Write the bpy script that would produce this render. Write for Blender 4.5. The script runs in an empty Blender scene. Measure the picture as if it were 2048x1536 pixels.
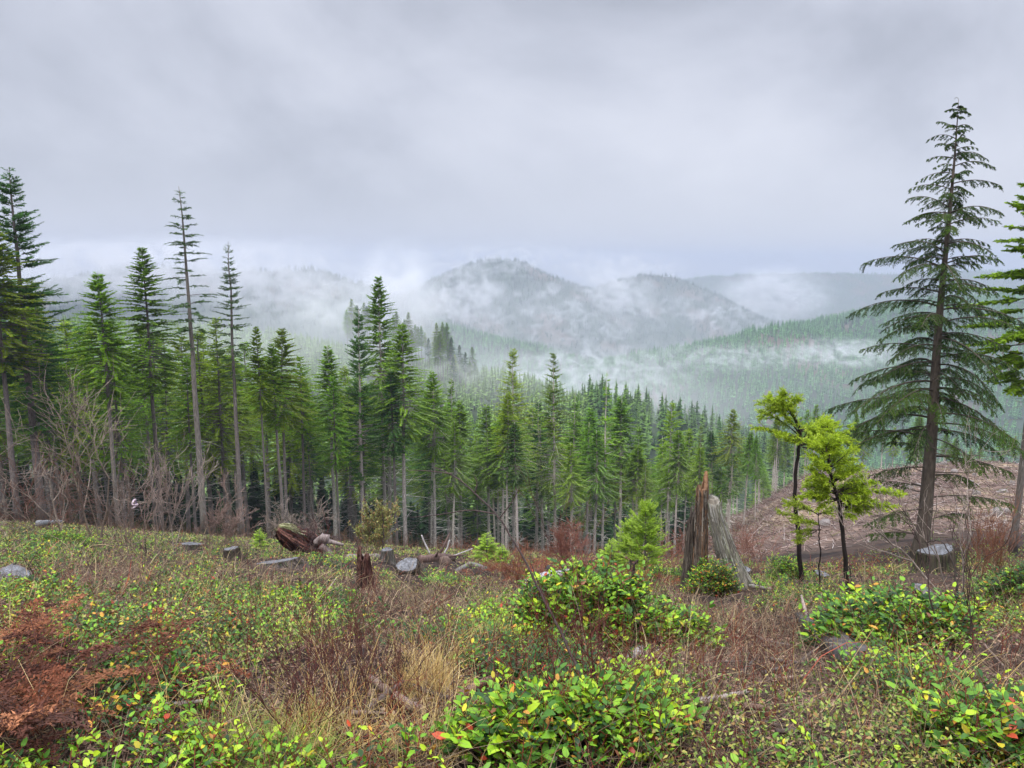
import bpy, math
import numpy as np
from math import radians, sin, cos, tan, pi

# ------------------------------------------------------------------ camera, sky, sun, exposure
S = bpy.context.scene
COL = S.collection
FPX = 1547.0                      # focal length in pixels of the 2048 px wide photograph
PITCH = radians(9.0)
cam = bpy.data.cameras.new("camera")
cam.sensor_width = 36.0
cam.lens = 36.0 * FPX / 2048.0
cam.clip_start = 0.05
cam.clip_end = 20000
camo = bpy.data.objects.new("camera", cam)
COL.objects.link(camo)
camo.location = (0, 0, 0)
camo.rotation_euler = (pi / 2 - PITCH, 0, 0)
S.camera = camo
S.view_settings.view_transform = 'Standard'
S.view_settings.look = 'None'
S.view_settings.exposure = 0.29
S.view_settings.gamma = 1.0
S.render.engine = 'CYCLES'
S.cycles.max_bounces = 6
S.cycles.diffuse_bounces = 3
S.cycles.transmission_bounces = 3
S.cycles.volume_bounces = 2
S.cycles.transparent_max_bounces = 16
S.cycles.volume_step_rate = 0.25
S.cycles.volume_max_steps = 512
S.cycles.sample_clamp_indirect = 4.0
S.cycles.use_adaptive_sampling = True
S.cycles.adaptive_threshold = 0.01
S.cycles.use_denoising = True

SUN_EL, SUN_AZ = 58.0, 215.0      # soft sun behind cloud, behind the camera and to the left
w = bpy.data.worlds.new("World")
S.world = w
w.use_nodes = True
nt = w.node_tree
nt.nodes.clear()
def N(nt, typ, **kw):
    n = nt.nodes.new(typ)
    for k, v in kw.items():
        setattr(n, k, v)
    return n
def L(nt, a, ao, b, bi):
    nt.links.new(a.outputs[ao], b.inputs[bi])
def ramp(nt, pts, interp='LINEAR'):
    n = N(nt, 'ShaderNodeValToRGB')
    n.color_ramp.interpolation = interp
    e = n.color_ramp.elements
    e[0].position, e[0].color = pts[0][0], (*pts[0][1], 1)
    e[1].position, e[1].color = pts[-1][0], (*pts[-1][1], 1)
    for p, c in pts[1:-1]:
        x = e.new(p)
        x.color = (*c, 1)
    return n
out = N(nt, 'ShaderNodeOutputWorld')
bg = N(nt, 'ShaderNodeBackground')
bg.inputs['Strength'].default_value = 0.1
sky = N(nt, 'ShaderNodeTexSky', sky_type='NISHITA', sun_disc=False)
sky.sun_elevation = radians(SUN_EL)
sky.sun_rotation = radians(SUN_AZ)
tc = N(nt, 'ShaderNodeTexCoord')
mp = N(nt, 'ShaderNodeMapping')
mp.inputs['Location'].default_value = (0.35, 0.2, 0.15)
mp.inputs['Rotation'].default_value = (0, radians(28), 0)
mp.inputs['Scale'].default_value = (1.0, 1.0, 1.5)
n1 = N(nt, 'ShaderNodeTexNoise')
n1.inputs['Scale'].default_value = 1.9
n1.inputs['Detail'].default_value = 9
n1.inputs['Roughness'].default_value = 0.52
n1.inputs['Distortion'].default_value = 0.25
rc = ramp(nt, [(0.32, (.31, .33, .385)), (0.45, (.41, .435, .51)), (0.56, (.53, .557, .645)), (0.72, (.68, .70, .78))], 'B_SPLINE')
sx = N(nt, 'ShaderNodeSeparateXYZ')
L(nt, tc, 'Generated', mp, 'Vector')
L(nt, mp, 'Vector', n1, 'Vector')
L(nt, tc, 'Generated', sx, 'Vector')
# the cloud is thinner (brighter) towards the right of the view
mr2 = N(nt, 'ShaderNodeMapRange')
mr2.inputs['From Min'].default_value = -0.6
mr2.inputs['From Max'].default_value = 0.6
mr2.inputs['To Min'].default_value = -0.03
mr2.inputs['To Max'].default_value = 0.13
L(nt, sx, 'X', mr2, 'Value')
addf = N(nt, 'ShaderNodeMath', operation='ADD')
L(nt, n1, 0, addf, 0)
L(nt, mr2, 0, addf, 1)
hz = N(nt, 'ShaderNodeMapRange', interpolation_type='SMOOTHSTEP')
hz.inputs['From Min'].default_value = 0.0
hz.inputs['From Max'].default_value = 0.16
hz.inputs['To Min'].default_value = 0.15
L(nt, sx, 'Z', hz, 'Value')
hm = N(nt, 'ShaderNodeMix', data_type='FLOAT')
hm.inputs[2].default_value = 0.60
L(nt, hz, 0, hm, 0)
L(nt, addf, 0, hm, 3)
L(nt, hm, 0, rc, 0)
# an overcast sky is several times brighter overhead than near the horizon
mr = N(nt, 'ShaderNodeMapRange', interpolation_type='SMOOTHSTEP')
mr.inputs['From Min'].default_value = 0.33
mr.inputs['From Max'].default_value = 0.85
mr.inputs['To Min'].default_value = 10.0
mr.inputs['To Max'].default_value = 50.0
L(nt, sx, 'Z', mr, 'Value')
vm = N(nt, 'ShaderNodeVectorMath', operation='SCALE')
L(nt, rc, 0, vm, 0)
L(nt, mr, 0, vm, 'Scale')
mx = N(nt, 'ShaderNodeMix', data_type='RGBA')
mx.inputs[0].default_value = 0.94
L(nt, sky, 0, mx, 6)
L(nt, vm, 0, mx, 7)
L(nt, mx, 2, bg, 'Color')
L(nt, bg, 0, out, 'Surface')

sl = bpy.data.lights.new("sun", 'SUN')
sl.energy = 1.5
sl.angle = radians(14)
sl.color = (1.0, 0.96, 0.9)
slo = bpy.data.objects.new("sun", sl)
COL.objects.link(slo)
# sky sun_rotation is clockwise from +Y: the lamp comes from the same direction
az = radians(SUN_AZ)
sd = (sin(az) * cos(radians(SUN_EL)), cos(az) * cos(radians(SUN_EL)), sin(radians(SUN_EL)))
slo.location = (sd[0] * 50, sd[1] * 50, sd[2] * 50)
slo.rotation_euler = (pi / 2 - radians(SUN_EL), 0, pi - az)

# ------------------------------------------------------------------ helpers: view geometry
def ray(px, py):
    dx, dy = (px - 1024) / FPX, (768 - py) / FPX
    return np.array([dx, cos(PITCH) + dy * sin(PITCH), -sin(PITCH) + dy * cos(PITCH)])
def at(px, py, Y):
    d = ray(px, py)
    return d * (Y / d[1])
def uu(px, py=1000):
    d = ray(px, py)
    return d[0] / d[1]
def zz(py):
    d = ray(1024, py)
    return d[2] / d[1]

# ------------------------------------------------------------------ noise
def vnoise(x, y, seed=0):
    x = np.asarray(x, float); y = np.asarray(y, float)
    xi = np.floor(x).astype(np.int64); yi = np.floor(y).astype(np.int64)
    fx = x - xi; fy = y - yi
    fx = fx * fx * (3 - 2 * fx); fy = fy * fy * (3 - 2 * fy)
    def h(a, b):
        n = (a * 374761393 + b * 668265263 + seed * 1442695041) & 0xffffffff
        n = ((n ^ (n >> 13)) * 1274126177) & 0xffffffff
        return ((n ^ (n >> 16)) & 0xffff) / 65535.0
    return (h(xi, yi) * (1 - fx) + h(xi + 1, yi) * fx) * (1 - fy) + (h(xi, yi + 1) * (1 - fx) + h(xi + 1, yi + 1) * fx) * fy
def fbm(x, y, seed=0, o=4):
    s = 0; a = 0.5
    for i in range(o):
        s = s + a * vnoise(x * 2 ** i, y * 2 ** i, seed + i * 17)
        a *= 0.5
    return s / (1 - 0.5 ** o)

# ------------------------------------------------------------------ terrain height
FLOOR = -215.0
TU = np.array([-1.2, -.66, -.35, 0, .2, .3, .4, .55, 1.2])
TY = np.array([2.25, 4, 6.6, 10, 14, 24, 40, 60, 90, 125, 160, 220])
TR = np.array([
    [.71, .50, .44, .41, .39, .360, .345, .345, .36, .37, .37, .37],
    [.71, .50, .445, .415, .39, .363, .350, .350, .36, .37, .375, .37],
    [.71, .52, .47, .44, .415, .386, .372, .372, .382, .39, .40, .40],
    [.71, .55, .494, .47, .445, .410, .393, .392, .405, .42, .43, .44],
    [.71, .55, .50, .475, .45, .42, .400, .395, .405, .415, .42, .43],
    [.71, .55, .50, .47, .445, .42, .398, .380, .36, .34, .37, .41],
    [.71, .55, .50, .465, .44, .42, .385, .345, .305, .288, .34, .40],
    [.71, .54, .49, .455, .435, .402, .36, .325, .292, .2745, .33, .39],
    [.71, .54, .48, .45, .43, .40, .36, .325, .292, .272, .33, .39]])
TD = TR * TY[None, :]
def near_z(x, y):
    yy = np.maximum(y, 2.25)
    u = np.clip(x / np.maximum(yy, 5.0), -1.19, 1.19)
    ly = np.minimum(yy, 220.0)
    iy = np.clip(np.searchsorted(TY, ly, side='right') - 1, 0, len(TY) - 2)
    iu = np.clip(np.searchsorted(TU, u, side='right') - 1, 0, len(TU) - 2)
    # cubic (Catmull-Rom) along y, smoothstep across u
    t = (ly - TY[iy]) / (TY[iy + 1] - TY[iy])
    s = (u - TU[iu]) / (TU[iu + 1] - TU[iu])
    s = s * s * (3 - 2 * s) * .5 + s * .5
    def row(k):
        g = lambda j: TD[k, np.clip(j, 0, len(TY) - 1)]
        Y = lambda j: TY[np.clip(j, 0, len(TY) - 1)]
        p0, p1 = g(iy), g(iy + 1)
        h = Y(iy + 1) - Y(iy)
        m0 = (g(iy + 1) - g(iy - 1)) / np.maximum(Y(iy + 1) - Y(iy - 1), 1e-6)
        m1 = (g(iy + 2) - g(iy)) / np.maximum(Y(iy + 2) - Y(iy), 1e-6)
        m0 = np.where(iy == 0, 0.15, m0)
        t2, t3 = t * t, t * t * t
        return (2 * t3 - 3 * t2 + 1) * p0 + (t3 - 2 * t2 + t) * h * m0 + (-2 * t3 + 3 * t2) * p1 + (t3 - t2) * h * m1
    d = row(iu) * (1 - s) + row(iu + 1) * s
    d = d + np.maximum(yy - 220.0, 0) * 0.45
    d = np.where(y < 2.25, 1.6, d)
    return -d
RIDGES = [
    # (crest points as pixel, pixel, distance), slope, rounding, tree height above crest
    ([(-500, 668, 520), (0, 670, 500), (380, 672, 460), (520, 682, 440), (640, 705, 420), (760, 725, 400), (870, 740, 380), (960, 762, 360), (1040, 805, 340), (1110, 860, 320)], .38, 18),
    ([(1340, 708, 1050), (1440, 686, 1100), (1540, 664, 1150), (1640, 642, 1250), (1740, 624, 1300), (1900, 607, 1350), (2048, 597, 1400), (2500, 570, 1500)], .34, 25),
    ([(860, 650, 1350), (960, 680, 1300), (1050, 705, 1250), (1150, 730, 1200)], .42, 15),
    ([(860, 665, 2150), (890, 600, 2120), (935, 545, 2080), (985, 514, 2050), (1030, 520, 2060), (1090, 547, 2090), (1150, 575, 2130), (1200, 578, 2180), (1250, 562, 2230), (1290, 549, 2260), (1340, 554, 2270), (1400, 583, 2260), (1480, 614, 2230), (1560, 652, 2180), (1630, 685, 2130)], .42, 12),
    ([(985, 514, 2050), (1060, 590, 1850), (1110, 650, 1720), (1150, 700, 1600)], .5, 10),
    ([(1290, 549, 2260), (1330, 620, 2020), (1380, 680, 1850)], .5, 10),
    ([(-400, 575, 1500), (100, 560, 1500), (200, 545, 1480), (270, 535, 1450), (420, 548, 1500), (520, 545, 1550), (620, 540, 1600), (700, 570, 1550), (780, 625, 1500), (850, 690, 1450)], .42, 15),
    ([(1380, 560, 3400), (1480, 551, 3400), (1600, 547, 3350), (1750, 549, 3300), (1900, 542, 3300), (2300, 535, 3300)], .35, 30),
]
RP = [(np.array([at(a, b, c) for a, b, c in pts]), sl_, r_) for pts, sl_, r_ in RIDGES]
def ridge_z(x, y, P, slope, r):
    best = np.full(np.shape(x), -1e9)
    for a, b in zip(P[:-1], P[1:]):
        dx, dy = b[0] - a[0], b[1] - a[1]
        t = np.clip(((x - a[0]) * dx + (y - a[1]) * dy) / (dx * dx + dy * dy), 0, 1)
        d = np.hypot(x - a[0] - t * dx, y - a[1] - t * dy)
        z = a[2] + t * (b[2] - a[2]) - slope * (np.sqrt(d * d + r * r) - r)
        best = np.maximum(best, z)
    return best
def H(x, y):
    x = np.asarray(x, float); y = np.asarray(y, float)
    z = near_z(x, y)
    z = z + (fbm(x * 1.1 + 5, y * 1.1, 3, 3) - .5) * .36 * np.clip((y - 1) / 6, 0, 1) * np.clip((60 - y) / 30, 0, 1)
    z = np.where(y > 60, z + (fbm(x * .05, y * .05, 9, 3) - .5) * 3.0 * np.clip((y - 60) / 60, 0, 1), z)
    fl = FLOOR + (fbm(x * .004, y * .004, 21, 3) - .5) * 40
    z = np.maximum(z, fl)
    far = (y > 180)
    if np.any(far):
        bump = (fbm(x * .007, y * .007, 31, 5) - .5) * 42
        for i, (P, sl_, r_) in enumerate(RP):
            rz = ridge_z(x, y, P, sl_, r_)
            lo = np.clip((np.max(P[:, 2]) + 15 - rz) / 60, 0.55, 1)
            z = np.where(far, np.maximum(z, rz + bump * lo), z)
    return z
def gz(x, y):
    return float(H(np.array([x]), np.array([y]))[0])
def spot(px, py, Y):
    x = uu(px, py) * Y
    return np.array([x, Y, gz(x, Y)])
def gp(px, py, y0=1.6, y1=60.0):
    """first point where the view ray meets the ground"""
    d = ray(px, py); d = d / d[1]
    Y = np.geomspace(y0, y1, 600)
    g = d[2] * Y - H(d[0] * Y, Y)
    i = np.argmax(g < 0)
    if g[i] >= 0:
        i = int(np.argmin(g))
    return np.array([d[0] * Y[i], Y[i], gz(d[0] * Y[i], Y[i])])

# ------------------------------------------------------------------ mesh building
def mesh_fast(name, V, T, C=None, M=None, mats=(), smooth=False):
    me = bpy.data.meshes.new(name)
    nv, ntri = len(V), len(T)
    me.vertices.add(nv)
    me.vertices.foreach_set('co', np.ascontiguousarray(V, np.float32).ravel())
    me.loops.add(ntri * 3)
    me.loops.foreach_set('vertex_index', np.ascontiguousarray(T, np.int32).ravel())
    me.polygons.add(ntri)
    me.polygons.foreach_set('loop_start', np.arange(0, ntri * 3, 3, dtype=np.int32))
    me.polygons.foreach_set('loop_total', np.full(ntri, 3, dtype=np.int32))
    if M is not None:
        me.polygons.foreach_set('material_index', np.ascontiguousarray(M, np.int32))
    if smooth:
        me.polygons.foreach_set('use_smooth', np.ones(ntri, bool))
    if C is not None:
        a = me.color_attributes.new('Col', 'FLOAT_COLOR', 'POINT')
        c4 = np.ones((nv, 4), np.float32)
        c4[:, :3] = C
        a.data.foreach_set('color', c4.ravel())
    for m in mats:
        me.materials.append(m)
    me.update(calc_edges=True)
    return me
class Geo:
    def __init__(s):
        s.V, s.T, s.C, s.M, s.n = [], [], [], [], 0
    def add(s, V, T, C=(.5, .5, .5), m=0):
        V = np.asarray(V, float).reshape(-1, 3); T = np.asarray(T, int).reshape(-1, 3)
        C = np.asarray(C, float)
        if C.ndim == 1:
            C = np.broadcast_to(C, (len(V), 3))
        s.V.append(V); s.T.append(T + s.n); s.C.append(C); s.M.append(np.full(len(T), m)); s.n += len(V)
        return s
    def merge(s, g):
        if g.n:
            V, T, C, M = g.arr()
            s.V.append(V); s.T.append(T + s.n); s.C.append(C); s.M.append(M); s.n += len(V)
        return s
    def arr(s):
        return np.concatenate(s.V), np.concatenate(s.T), np.concatenate(s.C), np.concatenate(s.M)
    def mesh(s, name, mats, smooth=False):
        V, T, C, M = s.arr()
        return mesh_fast(name, V, T, C, M, mats, smooth)
def unit(a):
    return a / np.maximum(np.linalg.norm(a, axis=-1, keepdims=True), 1e-9)
def blades(g, B, D, Ln, Wd, Nn, C, fold=0.0, wide=.4, m=0):
    """diamond blades: base B, direction D, length, width, approx normal Nn, colour C"""
    n = len(B)
    if n == 0: return
    D = unit(D)
    Sd = unit(np.cross(D, Nn))
    Nn = unit(np.cross(Sd, D))
    Ln = np.broadcast_to(np.asarray(Ln, float), (n,))[:, None]
    Wd = np.broadcast_to(np.asarray(Wd, float), (n,))[:, None]
    mid = B + D * Ln * wide
    V = np.stack([B, mid - Sd * Wd / 2 + Nn * Wd * fold, B + D * Ln, mid + Sd * Wd / 2 + Nn * Wd * fold], 1).reshape(-1, 3)
    i = np.arange(n)[:, None] * 4
    T = np.concatenate([i + [0, 2, 1], i + [0, 3, 2]], 0)
    C = np.broadcast_to(np.asarray(C, float), (n, 3))
    g.add(V, T, np.repeat(C, 4, 0), m)
def tris(g, B, D, Ln, Wd, Nn, C, m=0):
    n = len(B)
    if n == 0: return
    D = unit(D)
    Sd = unit(np.cross(D, Nn))
    Ln = np.broadcast_to(np.asarray(Ln, float), (n,))[:, None]
    Wd = np.broadcast_to(np.asarray(Wd, float), (n,))[:, None]
    V = np.stack([B - Sd * Wd / 2, B + Sd * Wd / 2, B + D * Ln], 1).reshape(-1, 3)
    T = np.arange(n * 3).reshape(-1, 3)
    g.add(V, T, np.repeat(np.broadcast_to(np.asarray(C, float), (n, 3)), 3, 0), m)
def ovates(g, B, D, Ln, Wd, Nn, C, m=0, curl=.12):
    """broad leaves with a midrib fold and a drooping tip"""
    n = len(B)
    if n == 0: return
    D = unit(D); Sd = unit(np.cross(D, Nn)); Nn = unit(np.cross(Sd, D))
    Ln = np.broadcast_to(np.asarray(Ln, float), (n,))[:, None]
    Wd = np.broadcast_to(np.asarray(Wd, float), (n,))[:, None]
    P = lambda a, s, h: B + D * Ln * a + Sd * Wd * s + Nn * Ln * h
    V = np.stack([P(0, 0, 0), P(.3, -.45, .05), P(.3, .45, .05), P(.45, 0, -.01), P(.72, -.38, .02 - curl * .4), P(.72, .38, .02 - curl * .4), P(1, 0, -curl)], 1).reshape(-1, 3)
    i = np.arange(n)[:, None] * 7
    T = np.concatenate([i + [0, 3, 1], i + [0, 2, 3], i + [1, 3, 4], i + [2, 5, 3], i + [3, 6, 4], i + [3, 5, 6]], 0)
    g.add(V, T, np.repeat(np.broadcast_to(np.asarray(C, float), (n, 3)), 7, 0), m)
def prisms(g, A, B, ra, rb, C, m=0, k=3):
    """many straight k-sided sticks"""
    A = np.asarray(A, float).reshape(-1, 3); B = np.asarray(B, float).reshape(-1, 3)
    n = len(A)
    if n == 0: return
    D = unit(B - A)
    up = np.where(np.abs(D[:, 2:3]) > .9, np.array([[1., 0, 0]]), np.array([[0, 0, 1.]]))
    X = unit(np.cross(D, up)); Yv = np.cross(D, X)
    ra = np.broadcast_to(np.asarray(ra, float), (n,))[:, None]; rb = np.broadcast_to(np.asarray(rb, float), (n,))[:, None]
    ring = []
    for j in range(k):
        a = 2 * pi * j / k
        ring.append(A + (X * cos(a) + Yv * sin(a)) * ra)
    for j in range(k):
        a = 2 * pi * j / k
        ring.append(B + (X * cos(a) + Yv * sin(a)) * rb)
    V = np.stack(ring, 1).reshape(-1, 3)
    i = np.arange(n)[:, None] * (2 * k)
    T = []
    for j in range(k):
        q = (j + 1) % k
        T += [i + [j, q, k + j], i + [q, k + q, k + j]]
    C = np.broadcast_to(np.asarray(C, float), (n, 3))
    g.add(V, np.concatenate(T, 0), np.repeat(C, 2 * k, 0), m)
def tube(g, P, R, C=(.5, .5, .5), k=8, m=0, rough=0.0, rng=None, cap=True, flute=0.0, nfl=5):
    P = np.asarray(P, float); n = len(P)
    R = np.broadcast_to(np.asarray(R, float), (n,))
    D = unit(np.gradient(P, axis=0))
    ref = np.array([0, 0, 1.]) if abs(D[0, 2]) < .8 else np.array([1., 0, 0])
    X = unit(np.cross(D, ref)); Yv = np.cross(D, X)
    a = np.arange(k) * 2 * pi / k
    rr = R[:, None] * np.ones((n, k))
    if rough and rng is not None:
        rr = rr * (1 + rng.normal(0, rough, (n, k)) * .5 + rng.normal(0, rough, (1, k)))
    if flute:
        rr = rr * (1 + flute * np.sin(a * nfl + 1.3)[None, :] * np.linspace(1, .3, n)[:, None])
    V = P[:, None, :] + (X[:, None, :] * np.cos(a)[None, :, None] + Yv[:, None, :] * np.sin(a)[None, :, None]) * rr[:, :, None]
    V = V.reshape(-1, 3)
    T = []
    for i in range(n - 1):
        j = np.arange(k); q = (j + 1) % k
        T.append(np.stack([i * k + j, (i + 1) * k + j, i * k + q], 1)); T.append(np.stack([i * k + q, (i + 1) * k + j, (i + 1) * k + q], 1))
    if cap:
        V = np.vstack([V, P[0], P[-1]])
        j = np.arange(k); q = (j + 1) % k
        T.append(np.stack([np.full(k, n * k), j, q], 1)); T.append(np.stack([np.full(k, n * k + 1), (n - 1) * k + q, (n - 1) * k + j], 1))
    g.add(V, np.concatenate(T), C, m)

def link(name, me, parent=None, loc=None, rot=None, **props):
    o = bpy.data.objects.new(name, me)
    COL.objects.link(o)
    if parent is not None: o.parent = parent
    if loc is not None: o.location = tuple(float(v) for v in loc)
    if rot is not None: o.rotation_euler = rot
    for k, v in props.items():
        if v: o[k] = v
    return o
def thing(name, label, category, loc=(0, 0, 0), group=None, rot=None):
    return link(name, None, None, loc, rot, label=label, category=category, group=group)

# ------------------------------------------------------------------ materials
def pmat(name, rough=.7, spec=.3, col=(.5, .5, .5), attr=None, trans=0.0, noise=None, rnd=0.0, bump=None, wet=0.0):
    m = bpy.data.materials.new(name)
    m.use_nodes = True
    nt = m.node_tree
    b = nt.nodes['Principled BSDF']
    b.inputs['Roughness'].default_value = rough
    b.inputs['Specular IOR Level'].default_value = spec
    src = None
    if attr:
        a = N(nt, 'ShaderNodeVertexColor', layer_name='Col')
        src = (a, 0)
    else:
        a = N(nt, 'ShaderNodeRGB')
        a.outputs[0].default_value = (*col, 1)
        src = (a, 0)
    if noise:                       # (scale, amount, stretch)
        tcn = N(nt, 'ShaderNodeTexCoord'); mpn = N(nt, 'ShaderNodeMapping')
        mpn.inputs['Scale'].default_value = noise[2] if len(noise) > 2 else (1, 1, 1)
        nn = N(nt, 'ShaderNodeTexNoise'); nn.inputs['Scale'].default_value = noise[0]; nn.inputs['Detail'].default_value = 6
        nn.inputs['Roughness'].default_value = .65
        L(nt, tcn, 'Object', mpn, 0); L(nt, mpn, 0, nn, 'Vector')
        mrn = N(nt, 'ShaderNodeMapRange'); mrn.inputs['From Min'].default_value = .3; mrn.inputs['From Max'].default_value = .7
        mrn.inputs['To Min'].default_value = 1 - noise[1]; mrn.inputs['To Max'].default_value = 1 + noise[1]
        L(nt, nn, 0, mrn, 'Value')
        vs = N(nt, 'ShaderNodeVectorMath', operation='SCALE')
        L(nt, src[0], src[1], vs, 0); L(nt, mrn, 0, vs, 'Scale')
        src = (vs, 0)
        if bump:
            bp = N(nt, 'ShaderNodeBump'); bp.inputs['Strength'].default_value = bump; bp.inputs['Distance'].default_value = .03
            L(nt, nn, 0, bp, 'Height'); L(nt, bp, 0, b, 'Normal')
    if rnd:
        oi = N(nt, 'ShaderNodeObjectInfo'); hs = N(nt, 'ShaderNodeHueSaturation')
        m1 = N(nt, 'ShaderNodeMapRange'); m1.inputs['To Min'].default_value = 1 - rnd; m1.inputs['To Max'].default_value = 1 + rnd
        m2 = N(nt, 'ShaderNodeMapRange'); m2.inputs['To Min'].default_value = .485; m2.inputs['To Max'].default_value = .52
        mm = N(nt, 'ShaderNodeMath', operation='FRACT'); mu = N(nt, 'ShaderNodeMath', operation='MULTIPLY'); mu.inputs[1].default_value = 7.31
        L(nt, oi, 'Random', m1, 'Value'); L(nt, oi, 'Random', mu, 0); L(nt, mu, 0, mm, 0); L(nt, mm, 0, m2, 'Value')
        L(nt, m1, 0, hs, 'Value'); L(nt, m2, 0, hs, 'Hue'); L(nt, src[0], src[1], hs, 'Color')
        src = (hs, 0)
    L(nt, src[0], src[1], b, 'Base Color')
    if trans:
        o = nt.nodes['Material Output']
        t = N(nt, 'ShaderNodeBsdfTranslucent'); x = N(nt, 'ShaderNodeMixShader'); x.inputs[0].default_value = trans
        L(nt, src[0], src[1], t, 'Color'); L(nt, b, 0, x, 1); L(nt, t, 0, x, 2); L(nt, x, 0, o, 'Surface')
    return m
M_needle = pmat('conifer_needles', .7, .10, attr=True, trans=.25, rnd=.22)
M_young = pmat('young_fir_needles', .5, .35, attr=True, trans=.3)
M_herb = pmat('leaf_and_stem', .42, .28, attr=True, trans=.16)
M_dry = pmat('dry_plant_matter', .8, .2, attr=True, trans=.1)
M_bark = pmat('conifer_bark', .85, .2, attr=True, noise=(14, .45, (1, 1, .25)), bump=.6, rnd=.15)
M_bark_pale = pmat('pale_lichen_bark', .85, .2, attr=True, noise=(9, .5, (1, 1, .5)), bump=.5, rnd=.12)
M_bark_pale.node_tree.nodes['Principled BSDF']
M_wood = pmat('weathered_wood', .7, .3, attr=True, noise=(16, .5, (1, 1, .12)), bump=1.0)
M_stick = pmat('stick_bark', .7, .3, attr=True, noise=(30, .4), bump=.5)
M_far = pmat('distant_conifer', .8, .1, attr=True)

def gcolor(x, y, z):
    """true soil, litter and vegetation colours over the ground"""
    n = fbm(x * .6, y * .6, 51, 4); n2 = fbm(x * .15 + 9, y * .15, 52, 4)
    c = np.empty(x.shape + (3,))
    soil = np.array([.022, .015, .012]); lit = np.array([.060, .038, .027])
    t = np.clip((n - .35) / .3, 0, 1)[..., None]
    c[:] = soil * (1 - t) + lit * t
    u = x / np.maximum(y, 3)
    spur = (np.clip((y - 36) / 10, 0, 1) * np.clip((u - .24) / .05, 0, 1) * np.clip((200 - y) / 20, 0, 1))[..., None]
    sp = np.array([.20, .135, .10]) * (1 - t) + np.array([.10, .068, .055]) * t
    tan_ = np.array([.34, .25, .15]); t2 = np.clip((n2 - .52) / .15, 0, 1)[..., None] * .7
    sp = sp * (1 - t2) + tan_ * t2
    c = c * (1 - spur) + sp * spur
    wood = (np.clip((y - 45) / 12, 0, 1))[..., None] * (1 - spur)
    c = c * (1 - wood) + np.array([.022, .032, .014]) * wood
    farm = np.clip((y - 230) / 40, 0, 1)[..., None]
    nf = fbm(x * .012, y * .012, 61, 4)[..., None]
    fc = np.array([.035, .065, .03]) * (1 - nf) + np.array([.05, .06, .03]) * nf
    red = np.clip((nf - .60) / .08, 0, 1) * .6
    fc = fc * (1 - red) + np.array([.16, .10, .07]) * red
    return c * (1 - farm) + fc * farm

# ------------------------------------------------------------------ ground: one sheet to the horizon
r = np.concatenate([np.linspace(.3, 40, 260), np.geomspace(40.3, 700, 330), np.geomspace(705, 9000, 300)])
a1 = np.linspace(-44, 44, 420); a0 = np.linspace(-180, -45.5, 60)[:-1]; a2 = np.linspace(45.5, 180, 60)[:-1]
ang = np.radians(np.concatenate([a0, a1, a2]))
na, nr = len(ang), len(r)
X = r[:, None] * np.sin(ang)[None, :]; Y = r[:, None] * np.cos(ang)[None, :]
Z = H(X, Y)
back = (Y < 2.25)
Z = np.where(back, -1.6 - np.maximum(np.hypot(X, Y) - 30, 0) * .02, Z)
Z = np.maximum(Z, -250)
V = np.stack([X, Y, Z], -1).reshape(-1, 3)
i = np.arange(nr - 1)[:, None] * na; j = np.arange(na)[None, :]; q = (j + 1) % na
T = np.concatenate([np.stack([i + j, i + na + j, i + q], -1).reshape(-1, 3), np.stack([i + q, i + na + j, i + na + q], -1).reshape(-1, 3)])
c0 = len(V)
V = np.vstack([V, [0, 0, Z[0].mean()]])
T = np.vstack([T, np.stack([np.full(na, c0), np.arange(na), (np.arange(na) + 1) % na], 1)])
T = T[:, [0, 2, 1]]
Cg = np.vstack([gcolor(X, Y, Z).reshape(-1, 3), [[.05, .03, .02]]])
M_ground = pmat('forest_soil', .9, .15, attr=True, noise=(2.2, .5), bump=.8)
link('ground', mesh_fast('ground', V, T, Cg, None, [M_ground], True), kind='structure', label='ground of the logged hillside, valley and far hills')

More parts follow.
